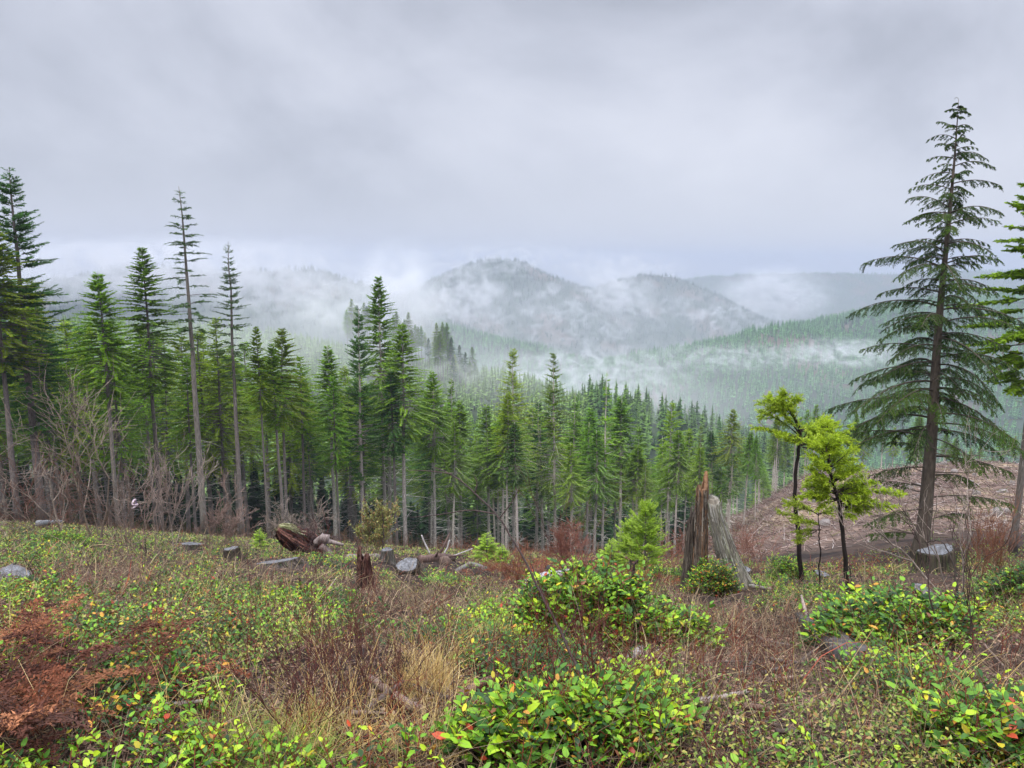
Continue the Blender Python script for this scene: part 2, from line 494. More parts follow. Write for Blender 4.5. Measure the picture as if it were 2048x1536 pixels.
# ------------------------------------------------------------------ conifers
def conifer(seed, h, r, cb, up0=-8, up1=38, droop=.25, tipup=.1, nb=100, tw=.29, dens=20.0, sparse=0.0, trad=.0085, spiky=True, green=((.055, .115, .022), (.11, .20, .035)), profp=.85, dead=14, asym=0.0, bark=(.17, .145, .125), ntop=None, hang=0.0, bw=.33, topL=.10):
    rng = np.random.default_rng(seed)
    gt, gc = Geo(), Geo()
    n = 14
    zs = np.linspace(0, 1, n)
    wob = np.cumsum(rng.normal(0, .0022 * h, (n, 2)), 0) * zs[:, None]
    P = np.stack([wob[:, 0], wob[:, 1], zs * h], 1)
    R = h * trad * (1 - zs) ** .75 + .015
    R[0] *= 1.35
    bt = np.array(bark)
    tube(gt, P - [0, 0, .8 * 0], R, bt, 9, 0, .04, rng)
    tube(gt, np.array([[0, 0, -2.0], P[0]]), [R[0] * 1.15, R[0]], bt, 9)
    def tp(z):
        return np.stack([np.interp(z, P[:, 2], P[:, 0]), np.interp(z, P[:, 2], P[:, 1]), z], -1)
    g0, g1 = np.array(green[0]), np.array(green[1])
    t = np.sort(rng.random(nb) ** 1.05)
    t = .5 * t + .5 * (np.floor(t * nb / 5) / (nb / 5) + rng.normal(0, .006, nb))
    t = np.clip(t, 0.0, .985)
    keep = rng.random(nb) > sparse
    t = t[keep]
    azs = np.cumsum(np.full(len(t), 2.4)) + rng.normal(0, .5, len(t))
    for ti, az in zip(t, azs):
        z = h * (cb + (1 - cb) * ti)
        prof = ((1 - ti) ** profp) * min(1.0, .26 + ti * 2.6)
        Lb = r * prof * rng.uniform(.68, 1.18) * (1 + asym * cos(az)) + topL * r * .6
        Lb = max(Lb, .18)
        e = radians(up0 + (up1 - up0) * ti ** 1.3 + rng.normal(0, 5))
        B0 = tp(np.array([z]))[0]
        o = np.array([cos(az), sin(az), 0])
        s_ = np.linspace(0, 1, 7)
        bend = rng.normal(0, .10)
        lat = np.array([-sin(az), cos(az), 0])
        Pb = B0 + o * (Lb * cos(e) * s_)[:, None] + lat * (bend * Lb * s_ ** 2)[:, None] + np.array([0, 0, 1.])[None] * (Lb * (sin(e) * s_ - droop * s_ ** 2 + tipup * s_ ** 4))[:, None]
        rb = max(.006, Lb * .011)
        prisms(gt, Pb[:-1], Pb[1:], rb * (1 - s_[:-1] * .8), rb * (1 - s_[1:] * .8), bt * .8)
        m = max(4, int(Lb * dens))
        start = .12 if ti > .35 else .30
        if rng.random() < .3: start += .1
        sj = np.repeat(np.linspace(start, 1.0, m), 2) + rng.normal(0, .012, 2 * m)
        sj = np.clip(sj, 0, 1)
        sg = np.tile([-1., 1.], m)
        Pj = np.stack([np.interp(sj, s_, Pb[:, c]) for c in range(3)], 1)
        Tn = unit(Pb[-1] - Pb[0])
        ln = np.minimum(tw * (1.15 - sj * .75), Lb * .55) * rng.uniform(.6, 1.25, 2 * m)
        D = Tn * rng.uniform(.5, .95, (2 * m, 1)) + lat * (sg * rng.uniform(.55, 1.0, 2 * m))[:, None] + np.array([0, 0, 1.]) * (rng.normal(-.08 - hang, .22, 2 * m))[:, None]
        D = unit(D)
        Nn = np.array([0, 0, 1.]) + rng.normal(0, .55, (2 * m, 3))
        mixc = np.clip(rng.random(2 * m) * .6 + sj * .4, 0, 1)[:, None]
        Cc = (g0 * (1 - mixc) + g1 * mixc) * rng.uniform(.85, 1.15)
        blades(gc, Pj, D, ln, ln * bw, Nn, Cc)
        if spiky:
            for f in (.25, .5, .75):
                for sgn in (-1, 1):
                    Sd = unit(np.cross(D, Nn))
                    b2 = Pj + D * (ln * f)[:, None]
                    d2 = unit(D * .75 + Sd * sgn * .8 + rng.normal(0, .2, D.shape) + [0, 0, -hang * .7])
                    tris(gc, b2, d2, ln * (.42 - .2 * f) * rng.uniform(.7, 1.2, 2 * m), ln * bw * .75, Nn, Cc * rng.uniform(.85, 1.2, (2 * m, 1)))
    # leader
    blades(gc, np.repeat(tp(np.array([h * .97])), 5, 0), rng.normal(0, .35, (5, 3)) + [0, 0, 1.], .04 * h * .6, .05, rng.normal(0, 1, (5, 3)), g1)
    # dead lower limbs
    for _ in range(int(dead * 2.2)):
        z = h * cb * rng.uniform(.2, 1.15)
        az = rng.random() * 2 * pi
        Lb = r * rng.uniform(.15, .7)
        B0 = tp(np.array([z]))[0]
        o = np.array([cos(az), sin(az), rng.uniform(-.35, .3)])
        p1 = B0 + o * Lb * .5; p2 = p1 + (o + [0, 0, rng.uniform(-.25, .35)]) * Lb * .5
        prisms(gt, [B0, p1], [p1, p2], [.016, .011], [.011, .004], np.array([.32, .29, .25]))
    return gt, gc

GREEN_A = ((.095, .19, .008), (.32, .46, .012))
GREEN_B = ((.075, .17, .010), (.24, .41, .018))
GREEN_D = ((.032, .10, .018), (.085, .20, .028))
specs = {
    'full1': dict(seed=11, h=22, r=4.7, cb=.54, nb=250, green=GREEN_A),
    'full2': dict(seed=12, h=22, r=4.3, cb=.52, nb=255, green=GREEN_B, droop=.3),
    'full3': dict(seed=13, h=22, r=4.9, cb=.57, nb=240, green=GREEN_A, up0=-14),
    'slim1': dict(seed=14, h=22, r=3.4, cb=.60, nb=225, green=GREEN_B, trad=.009),
    'slim2': dict(seed=15, h=22, r=3.1, cb=.62, nb=200, green=GREEN_A, trad=.008, dead=22),
    'slim3': dict(seed=16, h=22, r=3.6, cb=.56, nb=230, green=GREEN_D, trad=.009),
    'dense1': dict(seed=17, h=20, r=4.6, cb=.34, nb=260, green=GREEN_A, dens=10),
    'dense2': dict(seed=18, h=20, r=4.3, cb=.30, nb=260, green=GREEN_B, dens=10),
    'full4': dict(seed=31, h=22, r=4.4, cb=.50, nb=210, green=GREEN_B, sparse=.12, asym=.2, dead=20, up0=-12, profp=.95),
    'full5': dict(seed=32, h=22, r=3.9, cb=.58, nb=200, green=GREEN_A, sparse=.3, asym=-.35, dead=26, profp=.7),
    'slim4': dict(seed=33, h=22, r=3.3, cb=.52, nb=190, green=GREEN_B, sparse=.25, asym=.45, dead=24, up1=30, profp=1.05),
    'gappy': dict(seed=34, h=22, r=3.8, cb=.48, nb=150, green=GREEN_D, sparse=.35, asym=.2, dead=30, profp=.8, hang=.1),
    'tallthin': dict(seed=19, h=24, r=2.6, cb=.56, nb=95, up0=4, up1=22, droop=.22, tipup=.02, green=((.05, .09, .03), (.10, .16, .05)), trad=.0095, dead=16, tw=.36, topL=.02, sparse=.08, profp=.7, bw=.2, dens=15),
    'thinspire': dict(seed=20, h=24, r=2.6, cb=.54, nb=115, up0=6, up1=34, green=((.05, .10, .03), (.12, .19, .05)), trad=.0085, sparse=.1, dead=20, profp=1.0, bw=.2, tw=.36, dens=15),
    'bigfir': dict(seed=21, h=26, r=5.2, cb=.28, nb=240, up0=2, up1=34, droop=.18, tipup=.12, green=GREEN_D, tw=.5, sparse=.06, trad=.0115, bw=.2, dens=14),
    'ragged': dict(seed=22, h=22, r=2.2, cb=.5, nb=70, asym=.55, green=GREEN_A, sparse=.15, trad=.0065, dead=25),
    'nearbare': dict(seed=23, h=24, r=5.4, cb=.42, nb=150, green=GREEN_B, sparse=.15, trad=.008, dead=20, hang=.12, tw=.6),
}
PROTO = {}; PALE_T = {}
for k, sp in specs.items():
    gt, gc = conifer(**sp)
    V_, T_, C_, I_ = gt.arr()
    PROTO[k] = (gt.mesh('trunk_' + k, [M_bark], True), gc.mesh('crown_' + k, [M_needle]), sp['h'])
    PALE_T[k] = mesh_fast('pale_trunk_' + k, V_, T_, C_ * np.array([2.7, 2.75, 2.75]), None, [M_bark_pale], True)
def conifer_tree(kind, base, height, label, rz=0.0, tilt=(0, 0), wide=1.0, group=None, pale=False):
    mt, mc, h = PROTO[kind]
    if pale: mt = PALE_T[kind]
    s = height / h
    e = thing('conifer_tree', label, 'tree', base, group, (tilt[1], tilt[0], rz))
    e.scale = (s * wide, s * wide, s)
    link('trunk', mt, e); link('crown', mc, e)
    return e
def ctree(kind, px, pyb, pyt, Y, label, pxt=None, wide=1.0, rz=None, group='conifers along the forest edge'):
    x = uu(px, pyb) * Y
    z = gz(x, Y)
    zt = zz(pyt) * Y
    h = zt - z
    tilt = 0.0
    if pxt is not None:
        xt = uu(pxt, pyt) * Y
        tilt = math.atan2(xt - x, h)
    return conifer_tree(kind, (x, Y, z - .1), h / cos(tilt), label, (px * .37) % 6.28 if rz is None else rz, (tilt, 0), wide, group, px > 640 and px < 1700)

named = [
    # kind, base px, base py, top py, distance, top px, width, label
    ('bigfir', 86, 1049, 330, 55, 17, 1.0, 'tallest conifer of the left clump, open dark limbs against the sky'),
    ('full1', 38, 1055, 440, 52, -30, 1.15, 'bushy green conifer at the far left, its crown below the tallest tree'),
    ('dense2', 5, 1050, 540, 60, -60, 1.1, 'dark conifer cut by the left side of the picture'),
    ('gappy', 128, 1045, 560, 62, 95, 1.0, 'dark green conifer right behind the tallest left tree'),
    ('full1', 240, 1085, 543, 54, 190, 1.05, 'yellow green conifer with a pointed top behind the bare branching shrub'),
    ('full2', 322, 1040, 494, 60, 282, 1.0, 'dark conifer with a feathery top just left of the tall thin tree'),
    ('tallthin', 408, 1047, 370, 55, 358, 1.0, 'tall thin conifer with sparse tiered branches and a long bare trunk'),
    ('thinspire', 485, 1072, 480, 57, 452, 1.0, 'slender conifer with a see-through spire top and dark bare trunk'),
    ('dense1', 455, 1070, 632, 66, 425, 1.0, 'light green bushy conifer between the two tall bare-trunked trees'),
    ('slim2', 537, 1065, 650, 58, 522, .8, 'thin conifer with bare twiggy top right of the slender spire tree'),
    ('full3', 575, 1070, 655, 66, 560, 1.0, 'broad light green conifer above the uprooted rotten stump'),
    ('full5', 610, 1075, 712, 70, 602, .95, 'sloping green conifer at the gap left of the flat-topped tree'),
    ('slim1', 672, 1100, 690, 72, 656, 1.1, 'narrow dark conifer at the left foot of the flat-topped tree'),
    ('bigfir', 727, 1075, 614, 72, 711, .72, 'conifer with a flat broken top and a pale straight trunk'),
    ('full2', 773, 1095, 553, 80, 762, .8, 'tallest conifer of the middle, with a thin spire leader'),
    ('full2', 811, 1108, 648, 74, 800, 1.1, 'full green conifer with pale trunk right of the spire tree'),
    ('gappy', 780, 1098, 690, 84, 775, 1.2, 'dark conifer crowded between the spire tree and its right neighbour'),
    ('full3', 870, 1110, 745, 78, 868, .95, 'green conifer left of the gap that shows the pale plantation'),
    ('slim4', 905, 1105, 750, 88, 897, .8, 'conifer with a thin top rising behind the tree beside the gap'),
    ('slim1', 922, 1105, 800, 86, 918, 1.1, 'lower green conifer sloping down into the misty gap'),
    ('full4', 978, 1108, 808, 84, 975, 1.2, 'small green conifer right of the misty gap'),
    ('dense1', 1028, 1107, 694, 88, 1035, .82, 'broad pyramidal conifer rising alone right of the misty gap'),
    ('slim2', 1012, 1100, 785, 76, 1008, 1.0, 'slim yellow green conifer in front of the broad pyramidal one'),
    ('gappy', 1072, 1105, 800, 90, 1075, .8, 'low conifer between the two broad pyramidal trees'),
    ('dense2', 1110, 1122, 704, 84, 1117, .85, 'blue green pyramidal conifer with upswept limbs, centre right'),
    ('slim4', 1140, 1110, 785, 98, 1158, 1.0, 'thin dark conifer right behind the blue green pyramid'),
    ('slim1', 1178, 1105, 815, 96, 1183, 1.1, 'lower hazy conifer left of the spindly bare-sided tree'),
    ('ragged', 1204, 1118, 738, 84, 1213, 1.0, 'spindly conifer with foliage only on one side and white trunk'),
    ('slim1', 1240, 1105, 790, 94, 1240, 1.2, 'conifer close right of the spindly bare-sided tree'),
    ('full4', 1272, 1105, 850, 98, 1276, .9, 'low rounded conifer behind the light green young fir'),
    ('full5', 1331, 1100, 806, 96, 1337, .9, 'pale green pyramidal conifer left of the tall split snag'),
    ('full2', 1366, 1095, 856, 100, 1370, .8, 'dark conifer directly left of the split snag'),
    ('dense2', 1395, 1095, 850, 104, 1398, .7, 'dark bushy conifer rising behind the split snag'),
    ('slim3', 1424, 1095, 862, 100, 1422, 1.1, 'dark conifer just right of the split snag spike'),
    ('full3', 1453, 1092, 818, 98, 1458, .9, 'pointed pale green conifer right of the split snag'),
    ('slim1', 1484, 1092, 862, 94, 1488, 1.1, 'conifer second from the right end of the forest edge'),
    ('full2', 1508, 1088, 872, 90, 1511, .75, 'last dark conifer at the right end of the forest edge'),
    ('nearbare', 2022, 1132, 250, 27, 2095, 1.0, 'dark conifer trunk with high crown at the right side of the picture'),
]
for k, px, pb, pt_, Yd, pxt, wd, lab in named:
    ctree(k, px, pb, pt_, Yd, lab, pxt, wd)

ZN = [(90, 'left of the tallest left tree'), (250, 'behind the bare branching shrubs'), (400, 'just left of the tall thin tree'), (500, 'between the two tall bare-trunked trees'), (640, 'above the uprooted stump'), (790, 'around the flat-topped tree'), (950, 'left of the misty gap'), (1130, 'by the broad pyramidal conifer'), (1280, 'by the spindly one-sided conifer'), (1420, 'behind the split snag'), (9000, 'near the right end of the forest edge')]
def zone(px):
    return next(b for a, b in ZN if px < a)
rng = np.random.default_rng(5)
CANX = [-200, 0, 130, 240, 330, 430, 520, 600, 630, 700, 760, 850, 930, 950, 975, 1000, 1060, 1100, 1150, 1200, 1270, 1340, 1420, 1500, 1540]
CANY = [440, 500, 600, 630, 640, 635, 660, 700, 780, 725, 710, 770, 815, 865, 850, 820, 790, 815, 815, 830, 855, 860, 865, 880, 895]
kinds = ['full1', 'full2', 'full3', 'slim1', 'slim3', 'dense1', 'dense2', 'slim2', 'full4', 'full5', 'slim4', 'gappy', 'full4', 'slim4']
nfill = 0
pts = []
for i in range(4000):
    px = rng.uniform(-160, 1530)
    Yd = 64 + 80 * rng.random() ** 1.7 if px > 650 else rng.uniform(58, 120)
    Yd += max(0, (px - 500)) * .02
    x = uu(px, 1000) * Yd
    if all((x - a) ** 2 + (Yd - b) ** 2 > 5.2 ** 2 for a, b in pts):
        pts.append((x, Yd))
        cp = np.interp(px, CANX, CANY) + rng.uniform(0, 75)
        z = gz(x, Yd)
        h = zz(cp) * Yd - z
        if h < 7: continue
        kd = kinds[rng.integers(len(kinds))]
        if px < 600 and i % 2: kd = ['dense1', 'dense2'][i // 2 % 2]
        conifer_tree(kd, (x, Yd, z - .2), h, ('taller ' if h > 25 else 'lower ' if h < 19 else '') + ('conifer near the forest front ' if Yd < 84 else 'conifer deep in the forest ') + zone(px), rng.uniform(0, 6.28), tuple(rng.normal(0, .018, 2)), rng.uniform(.8, 1.4) * (22 / max(h, 14)) ** .4, 'conifers packed inside the near forest', x > -10)
        nfill += 1
        if nfill >= 168: break

# the row beyond the logged spur
rng = np.random.default_rng(8)
for i in range(42):
    px = [1555, 1572, 1590, 1612][i] if i < 4 else rng.uniform(1540, 2200)
    Yd = rng.uniform(134, 165)
    x = uu(px, 900) * Yd
    z = gz(x, Yd)
    top = rng.uniform(800, 870) if px < 1860 else rng.uniform(850, 915)
    h = max(zz(top) * Yd - z, 6)
    conifer_tree(['slim2', 'slim1', 'thinspire'][i % 3], (x, Yd, z - .2), h, 'pale slender conifer behind the logged slope, ' + ('left of the black-stemmed saplings' if px < 1590 else 'seen between the saplings and the hemlock' if px < 1800 else 'right of the hemlock trunk'), rng.uniform(0, 6), (0, 0), .95, 'slender conifers behind the logged slope', True)

# tall clumps above the plantation on the middle hill
rng = np.random.default_rng(9)
clumps = [(690, 770, 590, 400, 13), (780, 858, 612, 375, 14), (868, 905, 632, 345, 9), (895, 955, 668, 335, 9)]
cl_lab = ['tall conifer fading into mist in the farthest clump on the middle hill',
          'tall conifer in the misty second clump on the middle hill',
          'tall dark conifer with bare lower trunk in the nearest clump on the middle hill',
          'slender conifer at the right end of the clumps on the middle hill']
for ci, (xa, xb, pt0, Yd, n) in enumerate(clumps):
    for i in range(n):
        px = xa + (xb - xa) * (i + rng.uniform(.1, .9)) / n
        y = Yd + rng.uniform(-14, 14)
        x = uu(px, 700) * y
        z = gz(x, y)
        h = zz(pt0 + rng.uniform(0, 45) + (px - xa) * .25) * y - z
        conifer_tree(['slim1', 'slim3', 'slim2', 'full2'][rng.integers(4)], (x, y, z - .3), max(h, 12), cl_lab[ci], rng.uniform(0, 6), (0, 0), 1.0, 'tall conifers on the middle hill')

# ------------------------------------------------------------------ far woods: too many trees to count
def far_forest(name, label, pts3, hts, seed, cols, fat=.17, nblade=26):
    rng = np.random.default_rng(seed)
    protos = []
    for p in range(6):
        g = Geo()
        n = nblade
        t = np.linspace(.06, .97, n)
        az = np.arange(n) * 2.4 + rng.normal(0, .4, n)
        Lb = fat * (1 - t) ** .9 * rng.uniform(.75, 1.3, n) + .012
        B = np.stack([0 * t, 0 * t, t], 1)
        D = np.stack([np.cos(az), np.sin(az), rng.uniform(-.55, .1, n)], 1)
        lat = np.stack([-np.sin(az), np.cos(az), 0 * az], 1)
        tris(g, B + [0, 0, .02], D, Lb * 1.1, Lb * 1.3 + .02, np.array([0, 0, 1.]) + rng.normal(0, .35, (n, 3)), (1, 1, 1))
        prisms(g, [[0, 0, .0], ], [[0, 0, 1.0]], fat * .42, .002, (.55, .55, .55), k=5)
        V, T, C, M = g.arr()
        protos.append((V, T, C))
    g = Geo()
    idx = rng.integers(0, 6, len(pts3))
    for p in range(6):
        V, T, C = protos[p]
        sel = np.where(idx == p)[0]
        if not len(sel): continue
        a = rng.uniform(0, 6.28, len(sel)); ca, sa = np.cos(a)[:, None], np.sin(a)[:, None]
        h = hts[sel][:, None]
        wv = rng.uniform(.8, 1.25, (len(sel), 1))
        vx = (V[None, :, 0] * ca - V[None, :, 1] * sa) * h * wv + pts3[sel, 0:1]
        vy = (V[None, :, 0] * sa + V[None, :, 1] * ca) * h * wv + pts3[sel, 1:2]
        vz = V[None, :, 2] * h + pts3[sel, 2:3]
        VV = np.stack([vx, vy, vz], -1).reshape(-1, 3)
        TT = (T[None] + (np.arange(len(sel)) * len(V))[:, None, None]).reshape(-1, 3)
        c = cols[sel]
        CC = (C[None] * c[:, None, :]).reshape(-1, 3)
        g.add(VV, TT, CC)
    return link(name, g.mesh(name, [M_far]), kind='stuff', label=label)
def scatter(seed, n, y0, y1, u0, u1, cond=None):
    rng = np.random.default_rng(seed)
    y = np.sqrt(rng.uniform(y0 * y0, y1 * y1, n)); u = rng.uniform(u0, u1, n)
    x = u * y
    z = H(x, y)
    k = np.ones(n, bool) if cond is None else cond(x, y, z)
    return np.stack([x, y, z], 1)[k], rng
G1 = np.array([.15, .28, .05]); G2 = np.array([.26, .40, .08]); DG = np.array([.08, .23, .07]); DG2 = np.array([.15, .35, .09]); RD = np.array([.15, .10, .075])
def pick(rng, n, ca, cb_, pr=0.0, nz=None):
    t = rng.random((n, 1))
    c = ca * (1 - t) + cb_ * t
    if pr or nz is not None:
        k = rng.random(n) < (pr if nz is None else nz)
        c[k] = RD * rng.uniform(.7, 1.3, (k.sum(), 1))
    return c
p, rg = scatter(69, 3400, 100, 220, -1.0, .24, lambda x, y, z: (y > 112) | (x < -25))
far_forest('inner_forest', 'dark crowded conifers deep inside the near forest', p, rg.uniform(7, 14, len(p)), 68, pick(rg, len(p), np.array([.018, .05, .014]), np.array([.04, .10, .025])), .15, 110)
# plantation on the middle hill
p, rg = scatter(70, 10000, 250, 520, -1.0, .12, lambda x, y, z: (ridge_z(x, y, *RP[0]) > near_z(x, y) - 6) & ~((fbm(x * .02, y * .02, 77) > .70)))
far_forest('plantation', 'young light green conifer plantation over the middle hill', p, rg.uniform(4.0, 10.0, len(p)), 71, pick(rg, len(p), G1, G2), .26, 16)
p, rg = scatter(78, 1700, 215, 560, .04, .60, lambda x, y, z: x / y > .12 - (y - 215) * .0002)
far_forest('hollow_forest', 'dark conifers filling the hollow beyond the forest edge', p, rg.uniform(6, 19, len(p)), 79, pick(rg, len(p), np.array([.065, .15, .03]), np.array([.16, .28, .05])), .21, 60)
# slope on the right and the valley bottom
p, rg = scatter(72, 26000, 520, 1500, -.1, 1.0, lambda x, y, z: (y > 520 + np.abs(x - 200) * .1))
nz = np.clip((fbm(p[:, 0] * .012, p[:, 1] * .012, 61, 4) - .60) * 3, 0, .25) + .004
far_forest('slope_forest', 'dense conifer forest covering the right valley slope in haze', p, rg.uniform(8, 17, len(p)), 73, pick(rg, len(p), DG * .9, DG2 * 1.3, .004), .22, 18)
# mountains and the cloudy left hills
p, rg = scatter(74, 30000, 1200, 2700, -.75, .45)
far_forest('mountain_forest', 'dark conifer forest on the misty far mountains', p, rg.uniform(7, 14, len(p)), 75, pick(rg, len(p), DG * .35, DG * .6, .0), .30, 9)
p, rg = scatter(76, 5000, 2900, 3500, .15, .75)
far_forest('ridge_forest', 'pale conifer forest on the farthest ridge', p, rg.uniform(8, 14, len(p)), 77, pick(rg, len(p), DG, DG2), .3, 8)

# ------------------------------------------------------------------ FOREGROUND
def proj(x, y, z):
    cy = y * cos(PITCH) - z * sin(PITCH); cz = y * sin(PITCH) + z * cos(PITCH)
    cy = np.maximum(cy, .2)
    return 1024 + FPX * x / cy, 768 - FPX * cz / cy

# ---- the tall hemlock on the right
def hemlock():
    rng = np.random.default_rng(101)
    base = spot(1840, 1115, 24.0); base[2] -= .1
    top = at(1917, 200, 24.3)
    h = top[2] - base[2]; lx = top[0] - base[0]
    gt, gc = Geo(), Geo()
    n = 26
    t = np.linspace(0, 1, n)
    P = np.stack([lx * t + .05 * np.sin(t * 9), .3 * t + .04 * np.cos(t * 7), h * t], 1)
    R = .23 * (1 - t) ** 1.05 + .007
    R[0] = .33; R[1] = .28
    bk = np.array([.115, .09, .07])
    tube(gt, P, R, bk, 14, 0, .05, rng)
    tube(gt, [[0, 0, -1.2], P[0]], [.45, .37], bk, 14)
    # bent leader
    a = P[-1]
    prisms(gt, [a, a + [-.02, 0, .05], a + [-.06, 0, .08], a + [-.10, 0, .07]], [a + [-.02, 0, .05], a + [-.06, 0, .08], a + [-.10, 0, .07], a + [-.13, 0, .03]], .008, .006, bk)
    def tp(z): return np.array([np.interp(z, P[:, 2], P[:, 0]), np.interp(z, P[:, 2], P[:, 1]), z])
    CA, CB = np.array([.018, .052, .008]), np.array([.085, .165, .012])
    lo = [(.07, 3.1, 1.9, 1), (.10, .2, 2.2, 1), (.13, 3.6, 2.6, 1), (.155, -.15, 2.7, 1), (.18, 2.7, 2.0, 1), (.205, .35, 2.9, 1), (.225, 3.3, 2.3, 1), (.25, -.5, 2.6, 1), (.265, 2.2, 1.7, 1)]
    br = [(t_, az, L_ * .85, 1) for t_, az, L_, f in lo]
    nb = 132
    tt = np.linspace(.29, .995, nb) + rng.normal(0, .004, nb)
    az = np.cumsum(np.full(nb, 2.4)) + rng.normal(0, .45, nb)
    for ti, a_ in zip(tt, az):
        q = (ti - .29) / .71
        prof = np.interp(q, [0, .08, .2, .35, .5, .65, .8, .92, 1], [2.6, 3.0, 3.0, 2.6, 2.15, 1.8, 1.2, .7, .16])
        prof *= rng.uniform(.45, 1.12)
        prof *= 1 + .12 * (-cos(a_)) * (1 - q)
        br.append((ti, a_, prof, 1))
    for ti in rng.uniform(.05, .5, 26):
        br.append((ti, rng.uniform(0, 6.28), rng.uniform(.5, 2.0), 0))
    for ti, a_, Lb, leafy in br:
        B0 = tp(min(ti, .995) * h)
        o = np.array([cos(a_), sin(a_), 0]); lat = np.array([-sin(a_), cos(a_), 0])
        e = radians(np.interp(ti, [0, .3, .7, 1], [4, 10, 18, 30]) + rng.normal(0, 5))
        s_ = np.linspace(0, 1, 9)
        dr = (rng.uniform(.12, .26) if ti < .28 else rng.uniform(.30, .5)) if leafy else rng.uniform(.0, .25)
        Pb = B0 + o * (Lb * s_ * cos(e))[:, None] + lat * (rng.normal(0, .1) * Lb * s_ ** 2)[:, None] + np.array([0, 0, 1.]) * (Lb * (sin(e) * s_ - dr * s_ ** 2.2))[:, None]
        rb = .008 + Lb * .0085
        prisms(gt, Pb[:-1], Pb[1:], rb * (1 - s_[:-1] * .85), rb * (1 - s_[1:] * .85), bk * (.8 if leafy else 1.5), k=4)
        if not leafy:
            m = int(Lb * 6); sj = rng.uniform(.2, 1, m)
            Pj = np.stack([np.interp(sj, s_, Pb[:, c]) for c in range(3)], 1)
            D = o * .6 + lat * rng.choice([-1, 1], (m, 1)) * .8 + rng.normal(0, .35, (m, 3))
            prisms(gt, Pj, Pj + unit(D) * rng.uniform(.1, .45, (m, 1)), .006, .003, bk * 1.6)
            continue
        m = max(5, int(Lb * 7.5))
        st = rng.uniform(.05, .2) if ti > .4 else rng.uniform(.15, .4)
        sj = np.clip(np.repeat(np.linspace(st, 1, m), 2) + rng.normal(0, .015, 2 * m), 0, 1)
        sg = np.tile([-1., 1.], m)
        Pj = np.stack([np.interp(sj, s_, Pb[:, c]) for c in range(3)], 1)
        Tn = unit(np.stack([np.interp(sj, s_, np.gradient(Pb[:, c])) for c in range(3)], 1))
        l2 = np.clip(Lb * .30 * (1.1 - sj * .65), .10, .72) * rng.uniform(.5, 1.2, 2 * m)
        D = unit(Tn * rng.uniform(.45, .9, (2 * m, 1)) + lat * (sg * rng.uniform(.5, .95, 2 * m))[:, None] + np.array([0, 0, -1.]) * rng.uniform(.1, .75, (2 * m, 1)))
        # twig in two drooping segments
        M1 = Pj + D * (l2 * .5)[:, None]
        D2 = unit(D + np.array([0, 0, -1.]) * rng.uniform(.3, .8, (2 * m, 1)))
        E1 = M1 + D2 * (l2 * .55)[:, None]
        prisms(gt, np.vstack([Pj, M1]), np.vstack([M1, E1]), .006, .003, bk * .8)
        K = 8
        mixb = rng.random() * .7
        for A_, Dd in ((Pj, D), (M1, D2)):
            for f in (np.arange(K) + .3) / K:
                for sgn in (-1, 1):
                    Nn = np.array([0, 0, 1.]) + rng.normal(0, .35, (2 * m, 3))
                    Sd = unit(np.cross(Dd, Nn))
                    b = A_ + Dd * (l2 * .52 * f)[:, None]
                    d = unit(Dd * .8 + Sd * sgn * .75 + [0, 0, -.25])
                    ln = (.05 + l2 * .16) * rng.uniform(.6, 1.3, 2 * m)
                    mc = np.clip(mixb + rng.normal(0, .25, (2 * m, 1)), 0, 1)
                    blades(gc, b, d, ln * .85, .019, Nn + rng.normal(0, .3, (2 * m, 3)), CA * (1 - mc) + CB * mc)
    e = thing('hemlock_tree', 'tall dark hemlock with drooping layered boughs standing beside the big cut stump', 'tree', base)
    link('trunk', gt.mesh('hemlock_trunk', [M_bark], True), e)
    link('crown', gc.mesh('hemlock_crown', [M_needle]), e)
hemlock()

# ---- young firs given limb by limb
def limb(gt, gc, A, B, rng, ca, cb_, tw=.16, sag=.1, r0=.012, dens=40, nl=.06, bark=(.05, .035, .025), nw=.014):
    A = np.array(A, float); B = np.array(B, float)
    Lb = np.linalg.norm(B - A)
    s_ = np.linspace(0, 1, 8)
    lat = unit(np.cross(B - A, [0, 0, 1.]))
    Pb = A + (B - A) * s_[:, None] + np.array([0, 0, 1.]) * (sag * Lb * 4 * s_ * (1 - s_))[:, None] + lat * (rng.normal(0, .06) * Lb * s_ ** 2)[:, None]
    prisms(gt, Pb[:-1], Pb[1:], r0 * (1 - .8 * s_[:-1]), r0 * (1 - .8 * s_[1:]), bark, k=4)
    m = max(5, int(Lb * dens))
    sj = rng.uniform(.18, 1, m)
    Pj = np.stack([np.interp(sj, s_, Pb[:, c]) for c in range(3)], 1)
    D = unit(unit(B - A) * .75 + lat * rng.choice([-1, 1], (m, 1)) * rng.uniform(.3, 1, (m, 1)) + rng.normal(0, .28, (m, 3)))
    l2 = tw * rng.uniform(.5, 1.3, m) * (1.1 - .5 * sj)
    E = Pj + D * l2[:, None]
    prisms(gt, Pj, E, .004, .002, bark)
    # needles all round each twig
    K = 22
    for k in range(K):
        f = (k + rng.random(m)) / K
        b = Pj + D * (l2 * f)[:, None]
        d = unit(D * .9 + rng.normal(0, .6, (m, 3)))
        c = rng.random((m, 1)) * .7 + f[:, None] * .3
        blades(gc, b, d, nl * rng.uniform(.7, 1.2, m), nw, rng.normal(0, 1, (m, 3)), np.array(ca) * (1 - c) + np.array(cb_) * c)
LIME = ((.20, .33, .012), (.50, .62, .03))
